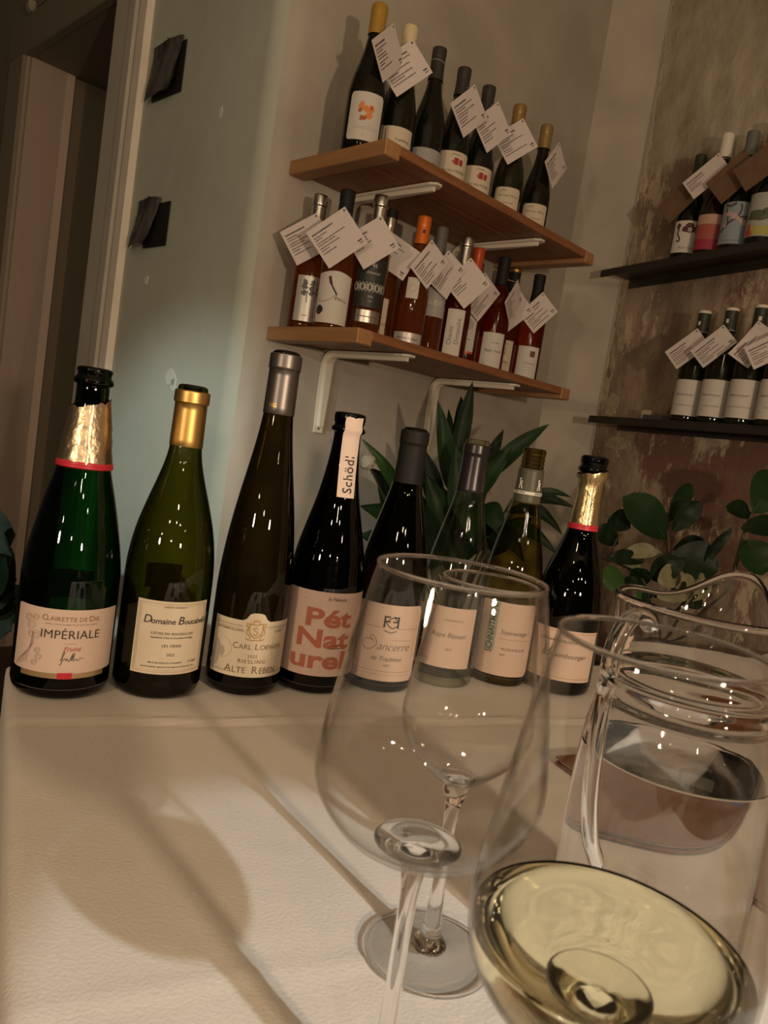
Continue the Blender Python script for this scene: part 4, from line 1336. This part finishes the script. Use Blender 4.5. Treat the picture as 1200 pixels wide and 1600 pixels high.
b = low(.750, .178, .10, 'rosé bottle with white label and dark red square, last on the lower shelf', .299, P_bord, ROSE2)
capsule(b, .299, .228, BLACKCAP)
lb = b.lab(.0367, .006, .100, .062, WHITE)
b.ink(lb, 'emblem', mat('dark_red_ink', (.16, .05, .05), .6), rect(.004, .072, .018, .088))
b.ink(lb, 'lettering', GI, text('Domaine', .0090, .006, .0540, shear=.2, bold=-.006), rect(-.012, .042, .020, .0424), rect(-.010, .034, .018, .0344))
price_tag(b, .240, 'price tag at the far right end of the lower shelf', TLG, yaw=20, tilt=50, w=.090, h=.068, dist=.042, seed=22)
# ---------------------------------------------------------------- steel shelves on the bare wall
STEEL = mat('dark_steel', (.060, .052, .045), .45, metal=.5, var=.2, vscale=12)
RZ = math.atan2(DR.y, DR.x)           # local x along DR, local y = rot +90 -> into the wall side is +y if it equals -NR


def rloc(al, off, z=0):
    return R0 + DR * al + NR * off + Z3 * z


def steel_shelf(z, al0, label):
    s = empty('steel_shelf', rloc(al0, 0, z), RZ)
    tag(s, label, 'shelf', 'thin steel wall shelves')
    sgn = -1 if Vector((-DR.y, DR.x, 0)).dot(NR) < 0 else 1
    L_ = 1.5
    y0, y1 = sorted((0.001 * sgn, .125 * sgn))
    obj('plate', box(0, L_, y0, y1, -.004, 0, .0008), STEEL, s)
    f0, f1 = sorted((.1255 * sgn, .122 * sgn))
    obj('front_lip', box(0, L_, f0, f1, -.022, -.004), STEEL, s)
    w0, w1 = sorted((.0005 * sgn, .004 * sgn))
    obj('wall_flange', box(0, L_, w0, w1, -.030, -.004), STEEL, s)
    return s


ZR1, ZR2 = .902, .450
steel_shelf(ZR1, .045, 'upper thin steel shelf on the bare wall')
steel_shelf(ZR2, .11, 'lower thin steel shelf on the bare wall')
sl = obj('slate_block', box(-.055, .055, -.03, .03, 0, .016, .002), mat('slate_grey', (.075, .068, .065), .6))
sl.location = rloc(.345, .055, ZR2 + .0005)
sl.rotation_euler = (0, 0, RZ)
tag(sl, 'flat dark slab left of the white-labelled bottles on the lower steel shelf', 'slab')
sl = obj('plaster_block', box(-.018, .018, -.02, .02, 0, .034, .003), mat('crumbled_plaster', (.48, .41, .31), .8, bump=.3, bscale=60))
sl.location = rloc(.262, .030, ZR2 + .0005)
sl.rotation_euler = (0, 0, RZ + .2)
tag(sl, 'small pale plaster block at the end of the lower steel shelf', 'block')

G_R1, G_R2 = 'art-labelled bottles on the upper steel shelf', 'white-labelled bottles on the lower steel shelf'
T_R1, T_R2 = 'cards on the upper steel shelf', 'price tags on the lower steel shelf'
GREENCAP = mat('dark_green_capsule', (.028, .036, .024), .5)
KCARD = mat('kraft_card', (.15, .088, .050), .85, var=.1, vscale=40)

LILAC = mat('black_ink', None)
spec1 = [('dark bottle with white label and maroon hat drawing on the upper steel shelf', .300, GREENCAP), ('dark bottle with coral red label and white capsule', .335, mat('white_wax', (.74, .68, .58), .45)),
         ('dark bottle with pale blue blossom label on the upper steel shelf', .318, mat('slate_capsule', (.14, .15, .14), .5)), ('dark bottle with landscape label at the right picture edge', .325, GREENCAP)]
bots = []
for k, (lbl, H, cm) in enumerate(spec1):
    loc = rloc(.301 + .083 * k, .056, ZR1 + .0008)
    b = Bottle('wine_bottle', loc, facing(loc, (-.05, -.1, -.05, -.1)[k]), lbl, G_R1)
    b.part('glass_body', lathe(spline(P_burg(H, .0395), 5), 44, cap0=True), mat('near_black_red_glass', (.013, .006, .005), .1) if k == 1 else DARKGLASS)
    capsule(b, H, H - .062, cm)
    R = .0397
    if k == 0:
        lb = b.lab(R, .022, .110, .078, WHITE)
        mr_ = mat('maroon_ink', (.10, .025, .035), .6)
        b.ink(lb, 'hat_drawing', mr_, blob(.006, .086, .022, .009, 1, rough=.3), blob(.006, .096, .012, .008, 2, rough=.2), blob(-.024, .095, .006, .008, 3))
        b.ink(lb, 'curl', INK, ribbon([(-.022, .088), (-.024, .074), (-.018, .064), (-.016, .056), (-.020, .052), (-.024, .056)], .004, 5))
        b.ink(lb, 'blossom', WHITE, *[blob(.008 + .004 * math.cos(q * 1.26), .085 + .004 * math.sin(q * 1.26), .0022, .0022, q, 8) for q in range(5)], lift=.0012)
        b.ink(lb, 'lettering', mat('maroon_ink', None), text('Pinot Noir', .0095, .004, .0350, shear=.3, bold=-.008))
    elif k == 1:
        lb = b.lab(R, .018, .112, .080, mat('coral_label', (.36, .095, .075), .6))
        b.ink(lb, 'pattern', mat('peach_ink', (.50, .31, .23), .6), rect(-.040, .086, .040, .112), *[ribbon([(-.03 + q * .016 + .006 * math.cos(j), .098 + .006 * math.sin(j)) for j in range(8)], .0012, 2) for q in range(5)])
        b.ink(lb, 'band', mat('raspberry_ink', (.34, .03, .065), .6), rect(-.040, .018, .040, .046))
        b.ink(lb, 'rose', mat('dark_coral_ink', (.48, .07, .05), .6), *[blob(-.024 + q * .024, .066 + .004 * (q % 2), .006, .006, q, rough=.4) for q in range(3)])
    elif k == 2:
        lb = b.lab(R, .020, .128, .092, mat('pale_blue_label', (.26, .31, .35), .6))
        bk = mat('bark_ink', (.09, .055, .05), .6)
        b.ink(lb, 'branch', bk, ribbon([(-.040, .050), (-.020, .072), (.0, .085), (.020, .088), (.040, .060), (.044, .040)], .005, 5), ribbon([(-.02, .072), (-.024, .095), (-.030, .112)], .004, 5), ribbon([(0, .085), (.008, .105), (.006, .122)], .005, 5), ribbon([(.020, .088), (.036, .110)], .004, 4), ribbon([(-.035, .122), (-.02, .118), (-.006, .124)], .006, 4))
        b.ink(lb, 'blossom', mat('dusty_pink_ink', (.52, .36, .36), .6), *[blob(-.028 + (q * .37 % 1) * .064, .068 + (q * .61 % 1) * .040, .0058, .005, q, 10, .6) for q in range(12)], lift=.0012)
        b.ink(lb, 'lettering', mat('grey_ink', None), rect(-.030, .0285, .018, .0298), lift=.0012)
    else:
        lb = b.lab(R, .026, .134, .090, mat('misty_label', (.36, .37, .33), .6))
        b.ink(lb, 'landscape', mat('moss_ink', (.09, .10, .055), .6), blob(-.006, .078, .038, .012, 1, 24, .5), blob(.012, .086, .020, .010, 4, 18, .5))
        b.ink(lb, 'field', mat('yellow_ink', (.42, .36, .10), .6), rect(-.026, .030, .045, .052))
        b.ink(lb, 'red_roof', RED, ([Vector((-.040, .028, 0)), Vector((-.018, .028, 0)), Vector((-.030, .062, 0))], [(0, 1, 2)]))
    bots.append(b)
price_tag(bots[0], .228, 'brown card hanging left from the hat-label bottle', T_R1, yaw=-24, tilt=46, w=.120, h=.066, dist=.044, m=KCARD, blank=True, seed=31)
price_tag(bots[1], .262, 'white price card on the white-capped bottle', T_R1, yaw=-20, tilt=40, w=.110, h=.062, dist=.048, seed=32, lines=4)
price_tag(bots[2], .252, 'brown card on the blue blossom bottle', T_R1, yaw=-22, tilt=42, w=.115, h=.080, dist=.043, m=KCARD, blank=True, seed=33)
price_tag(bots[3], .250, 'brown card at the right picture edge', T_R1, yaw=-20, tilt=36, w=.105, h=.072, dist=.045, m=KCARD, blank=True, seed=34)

words = ['GRAUBURGUNDER', 'CHARDONNAY', 'SAUVIGNON BLANC', 'GUTEDEL']
names2 = ['first white-labelled bottle on the lower steel shelf, next to the dark slab', 'second white-labelled bottle on the lower steel shelf', 'third white-labelled bottle on the lower steel shelf, under a bent tag', 'white-labelled bottle cut by the right picture edge']
tags2 = ['price tag on the first bottle of the lower steel shelf', 'price tag on the second bottle of the lower steel shelf', 'bent price tag on the third bottle of the lower steel shelf', 'price tag cut by the right picture edge']
bots = []
for k in range(4):
    loc = rloc(.441 + .088 * k, .078, ZR2 + .0008)
    b = Bottle('wine_bottle', loc, facing(loc, -.12), names2[k], G_R2)
    b.part('glass_body', lathe(spline(P_bord(.300, .0395), 5), 44, cap0=True), OLIVEBLACK)
    cp = capsule(b, .300, .242, GREENCAP)
    b.part('white_top', lathe([(.0168, .2945), (.0170, .2950), (.0166, .3015), (.0120, .3030), (.0003, .3031)], 28), mat('white_wax', None), parent=cp)
    b.ink(cp, 'crest', mat('pale_ink', None), rect(-.0035, .262, .0035, .272), R=.0163, ang=(-.5, -.35, .1, .3)[k], lift=.0006)
    b.part('pale_ring', lathe([(.0168, .2425), (.0172, .2430), (.0170, .2455), (.0164, .246)], 28), mat('pale_ink', None), parent=cp)
    lb = b.lab(.0397, .016, .112, .100, WHITE)
    b.ink(lb, 'lettering', mat('dark_grey_ink', None), text('Hammeyer', .0110, -.010, .0720, shear=.3, bold=-.004), text(words[k], .0056, -.004, .0430, space=1.15), text('2023', .0030, -.026, .0320))
    bots.append(b)
for k, (yw, tl, cu, zz_, ds) in enumerate(((-16, 42, 0, .240, .043), (-18, 44, 0, .243, .047), (-2, 58, .012, .246, .044), (-10, 32, 0, .226, .050))):
    price_tag(bots[k], zz_, tags2[k], T_R2, yaw=yw, tilt=tl, w=.100, h=.060, dist=ds, seed=41 + k, curl=cu, lines=6)

# ---------------------------------------------------------------- two prints pinned to the grey wall
M_PRINT = mat('dark_print', (.010, .010, .009), .6, col2=(.13, .12, .112), vscale=22, detail=3, stretch=(1, 1, .35))
M_BLACKSHEET = mat('black_sheet', (.012, .011, .010), .7)


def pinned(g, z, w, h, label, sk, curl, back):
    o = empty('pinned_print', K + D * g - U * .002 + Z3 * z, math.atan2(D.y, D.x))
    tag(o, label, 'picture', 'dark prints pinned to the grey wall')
    # local x along D (away, to the left), local y = rot+90 of D = -U direction?  out of the wall is +y
    v, f = [], []
    nx_, nz2 = 8, 8
    for j in range(nz2 + 1):
        for i in range(nx_ + 1):
            x, y = i / nx_, j / nz2
            lift = .006 + curl * ((1 - y) ** 1.5) * (.4 + .6 * (1 - x)) + .004 * noise.noise(Vector((x * 4, y * 4, g * 9)))
            v.append(((x - .5) * w + sk * (1 - y) * .3, lift, (y - 1) * h + .008 * math.sin(x * 3)))
            if i and j:
                q = j * (nx_ + 1) + i
                f.append((q - nx_ - 2, q - nx_ - 1, q, q - 1))
    obj('print_sheet', (v, f), M_PRINT, o)
    obj('dark_sheet', box(-w * .5 - back, w * .5 - back, .0005, .002, -h * .98, -.012), M_BLACKSHEET, o)  # flat dark sheet; behind the upper print it stands in for its shadow
    obj('pin', tube([(0, .002, .004), (-.002, .012, .008)], .0012, 6), mat('pin_steel', (.2, .18, .16), .3, metal=1), o)
    return o


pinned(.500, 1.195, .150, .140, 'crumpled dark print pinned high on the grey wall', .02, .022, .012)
pinned(.500, .800, .120, .125, 'curling grey print over a black sheet, pinned lower on the grey wall', .03, .030, .045)

# ---------------------------------------------------------------- plants
LEAFM = mat('dark_leaf', (.010, .030, .008), .45, var=.25, vscale=10, spec=.22)
LEAFD = mat('deep_leaf', (.007, .018, .006), .45, var=.2, vscale=10, spec=.2)
LEAFP = mat('pale_leaf_underside', (.20, .19, .10), .5, var=.15, vscale=20)
LEAFG = mat('fresh_leaf', (.022, .065, .012), .35, var=.2, vscale=10)
STEMM = mat('leaf_stem', (.06, .05, .03), .5)


def leaf(plant, base, tip, w, m, bend=.0, up=Vector((0, 0, 1)), shape='lance', fold=.18, side=None):
    """leaf blade from base to tip; bend lifts the middle along up, side is the blade's width direction"""
    base, tip = Vector(base), Vector(tip)
    ax = tip - base
    Ln = ax.length
    ax.normalize()
    s = Vector(side) if side is not None else ax.cross(Vector((0, -1, .25)))
    if s.length < .1: s = ax.cross(up)
    s = (s - ax * s.dot(ax)).normalized()
    nn = s.cross(ax)
    v, f = [], []
    n = 12
    for i in range(n + 1):
        t = i / n
        if shape == 'lance': ww = w * (math.sin(PI * t ** .75) ** .9 if 0 < t < 1 else 0)
        else: ww = w * (math.sin(PI * t ** 1.15) ** .62 if 0 < t < 1 else 0)
        c = base + ax * (Ln * t) + up * (bend * math.sin(PI * t)) + nn * (.05 * Ln * math.sin(2.2 * t))
        for q in (-1, -.5, 0, .5, 1):
            v.append(c + s * (ww * .5 * q) + nn * (abs(q) * ww * fold + .004 * noise.noise(Vector((t * 5, q * 2, base.x * 40)))))
        if i:
            for q in range(4):
                a = (i - 1) * 5 + q
                f.append((a, a + 1, a + 6, a + 5))
    o = obj('leaf', (v, f), m, plant, True)
    mr2 = [v[k * 5 + 2] - nn * .0008 for k in range(n + 1)]
    obj('midrib', tube(mr2, [.0012 * (1 - .8 * k / n) for k in range(n + 1)], 5), mat('leaf_vein', (.075, .11, .04), .4) if m is not LEAFP else STEMM, o)
    return o


def stalk(plant, pts, r):
    q = [Vector(p) for p in spline([tuple(p) for p in pts], 5)]
    return obj('stalk', tube(q, [r * (1 - .5 * i / len(q)) for i in range(len(q))], 6), STEMM, plant, True)


def planter(plant, loc, h, r, m):
    """tall floor planter standing on the floor; loc is its rim centre"""
    z0 = FLOOR + .001
    zt = loc.z
    p = [(.0005, z0), (r * .70, z0), (r * .72, z0 + .004), (r * .95, zt - .02), (r, zt - .018), (r, zt), (r * .92, zt), (r * .90, zt - .03), (.0005, zt - .03)]
    return obj('planter', xf(lathe(p, 36), Matrix.Translation((loc.x, loc.y, 0))), m, plant, True)


POTM = mat('dark_glazed_pot', (.035, .030, .026), .3)
# peace lily under the shelves
lily = empty('peace_lily', (0, 0, 0))
tag(lily, 'leafy peace lily with arching lance leaves under the lower wooden shelf', 'houseplant')
pc = Vector((.20, 1.80, -.16))
planter(lily, pc, .6, .12, POTM)
LL = [  # tip px, depth, base px, depth, width, material
    ((683, 626), 1.74, (702, 770), 1.76, .040, LEAFM), ((738, 596), 1.80, (708, 740), 1.80, .040, LEAFD), ((857, 664), 1.78, (745, 760), 1.76, .042, LEAFM),
    ((786, 672), 1.84, (745, 770), 1.82, .034, LEAFD), ((800, 700), 1.72, (735, 790), 1.75, .040, LEAFM), ((563, 684), 1.66, (640, 800), 1.72, .030, LEAFG),
    ((560, 790), 1.62, (655, 840), 1.70, .060, LEAFM), ((575, 730), 1.72, (660, 830), 1.74, .055, LEAFD), ((590, 850), 1.60, (670, 870), 1.68, .050, LEAFM),
    ((650, 690), 1.80, (690, 820), 1.78, .050, LEAFD), ((665, 740), 1.70, (700, 860), 1.72, .055, LEAFM), ((712, 690), 1.68, (712, 830), 1.70, .045, LEAFM),
    ((900, 795), 1.70, (800, 780), 1.74, .028, LEAFD), ((892, 778), 1.78, (820, 775), 1.78, .020, LEAFM), ((880, 838), 1.68, (790, 800), 1.72, .034, LEAFD),
    ((872, 870), 1.66, (770, 830), 1.70, .036, LEAFM), ((760, 700), 1.90, (730, 830), 1.84, .05, LEAFM), ((790, 850), 1.66, (740, 800), 1.70, .055, LEAFM),
    ((640, 770), 1.62, (690, 880), 1.68, .05, LEAFD), ((740, 860), 1.62, (715, 790), 1.68, .06, LEAFM), ((820, 880), 1.62, (760, 840), 1.68, .05, LEAFD), ((700, 640), 1.90, (705, 760), 1.86, .03, LEAFM),
    ((605, 745), 1.78, (680, 850), 1.78, .065, LEAFD), ((640, 820), 1.66, (700, 900), 1.70, .06, LEAFD), ((560, 835), 1.70, (640, 870), 1.72, .06, LEAFD), ((780, 790), 1.76, (730, 870), 1.74, .06, LEAFD),
    ((690, 760), 1.74, (720, 900), 1.72, .065, LEAFM), ((830, 810), 1.80, (760, 870), 1.76, .055, LEAFD), ((600, 800), 1.64, (680, 890), 1.68, .06, LEAFM), ((750, 760), 1.66, (725, 880), 1.70, .06, LEAFD), ((720, 620), 1.86, (715, 720), 1.84, .035, LEAFD), ((590, 760), 1.80, (650, 880), 1.76, .06, LEAFM)]
for i, (t, d1, bs, d0, w, m) in enumerate(LL):
    B0, T0 = pix(*bs, d0), pix(*t, d1)
    leaf(lily, B0, T0, w, m, bend=.012 if T0.z > B0.z else .03)
    stalk(lily, [pc + Vector((rt.uniform(-.03, .03), rt.uniform(-.03, .03), -.03)), (pc + B0) / 2 + Vector((0, 0, .02)), B0], .0042)
# withered white bloom
bp_ = pix(574, 722, 1.66)
stalk(lily, [pc, (pc + bp_) / 2 + Vector((-.02, 0, .03)), bp_], .003)
sv, sf = lathe(spline([(.0005, -.016), (.012, -.012), (.017, .0), (.014, .011), (.007, .016), (.0005, .014)], 4), 20, fn=lambda p, a: p * (1 + .35 * noise.noise(p * 220)))
obj('bloom', xf((sv, sf), Matrix.Translation(bp_)), mat('withered_white', (.42, .40, .33), .8), lily, True)

# rubber plant in the corner by the bare wall
rub = empty('rubber_plant', (0, 0, 0))
tag(rub, 'rubber plant with round glossy leaves before the bare brown wall', 'houseplant')
rc = Vector((.66, 1.76, -.14))
planter(rub, rc, .6, .12, mat('brown_glazed_pot', (.08, .05, .035), .35))
RL = [((971, 776), (1042, 842), .075, LEAFM, 1.72), ((1078, 756), (1045, 816), .036, LEAFM, 1.74), ((1095, 783), (1050, 832), .042, LEAFD, 1.70), ((950, 812), (985, 826), .05, LEAFD, 1.72), ((926, 828), (966, 850), .045, LEAFD, 1.74),
      ((1216, 742), (1176, 802), .080, LEAFM, 1.66), ((1132, 792), (1174, 808), .036, LEAFD, 1.68), ((1222, 826), (1156, 826), .042, LEAFD, 1.64), ((1190, 900), (1166, 842), .070, LEAFM, 1.64), ((1098, 882), (1144, 824), .022, LEAFD, 1.64),
      ((1122, 892), (1048, 866), .075, LEAFD, 1.68), ((1100, 846), (1050, 860), .030, LEAFD, 1.74), ((1030, 862), (968, 868), .030, LEAFP, 1.66), ((1034, 868), (972, 858), .022, LEAFP, 1.68), ((946, 872), (1008, 878), .030, LEAFD, 1.66), ((1016, 905), (1070, 872), .050, LEAFD, 1.64),
      ((1026, 908), (1064, 900), .046, LEAFP, 1.66), ((1084, 908), (1060, 922), .034, LEAFP, 1.62), ((940, 916), (974, 898), .050, LEAFG, 1.60), ((990, 912), (1012, 890), .04, LEAFD, 1.64), ((1102, 912), (1082, 905), .024, LEAFP, 1.66), ((970, 930), (1010, 915), .05, LEAFD, 1.62), ((1060, 940), (1085, 925), .05, LEAFD, 1.64), ((1000, 888), (970, 880), .020, LEAFP, 1.64)]
for i, (t, bs, w, m, d) in enumerate(RL):
    B0, T0 = pix(*bs, d), pix(*t, d + (.03 if i % 2 else -.02))
    leaf(rub, B0, T0, w * 1.15, m, bend=.006, shape='oval', fold=.10, side=CU.cross((T0 - B0).normalized()).cross(T0 - B0) if False else None)
j1, j2 = pix(1046, 870, 1.70), pix(1162, 835, 1.66)
stalk(rub, [rc, pix(1050, 930, 1.70), j1, pix(1042, 812, 1.73), pix(1046, 800, 1.74)], .006)
stalk(rub, [rc, pix(1130, 920, 1.67), pix(1150, 880, 1.66), j2, pix(1176, 800, 1.66)], .006)
stalk(rub, [rc, pix(1010, 925, 1.66), pix(985, 890, 1.68), pix(940, 872, 1.70)], .004)
stalk(rub, [pix(985, 890, 1.68), pix(955, 870, 1.70), pix(968, 835, 1.72)], .003)

# dark plant at the far left behind the first bottle
lp = empty('floor_plant', (0, 0, 0))
tag(lp, 'dark glossy plant at the left picture edge behind the first bottle', 'houseplant')
lc = Vector((-.70, 1.24, -.32))
planter(lp, lc, .4, .10, POTM)
for (t, bs, w, d) in (((26, 836), (-60, 850), .07, 1.25), ((22, 870), (-50, 880), .08, 1.2), ((24, 930), (-50, 905), .09, 1.2), ((20, 985), (-55, 950), .08, 1.22), ((5, 820), (-80, 860), .06, 1.3), ((28, 905), (-60, 930), .06, 1.28)):
    B0, T0 = pix(*bs, d), pix(*t, d)
    leaf(lp, B0, T0, w * 1.3, mat('shadow_leaf', (.004, .010, .004), .55, spec=.12), bend=.015, shape='oval', fold=.05)
    stalk(lp, [lc, (lc + B0) / 2 + Vector((-.02, 0, .03)), B0], .004)
for k in range(9):
    g = 1.2 + k * .55
    B0 = lc + Vector((.09 * math.cos(g), .09 * math.sin(g), .16 + .04 * (k % 3)))
    T0 = lc + Vector((.19 * math.cos(g), .19 * math.sin(g), .20 + .07 * (k % 3)))
    leaf(lp, B0, T0, .085, mat('shadow_leaf', None), bend=.012, shape='oval', fold=.05)
    stalk(lp, [lc, (lc + B0) / 2 + Vector((0, 0, .04)), B0], .004)
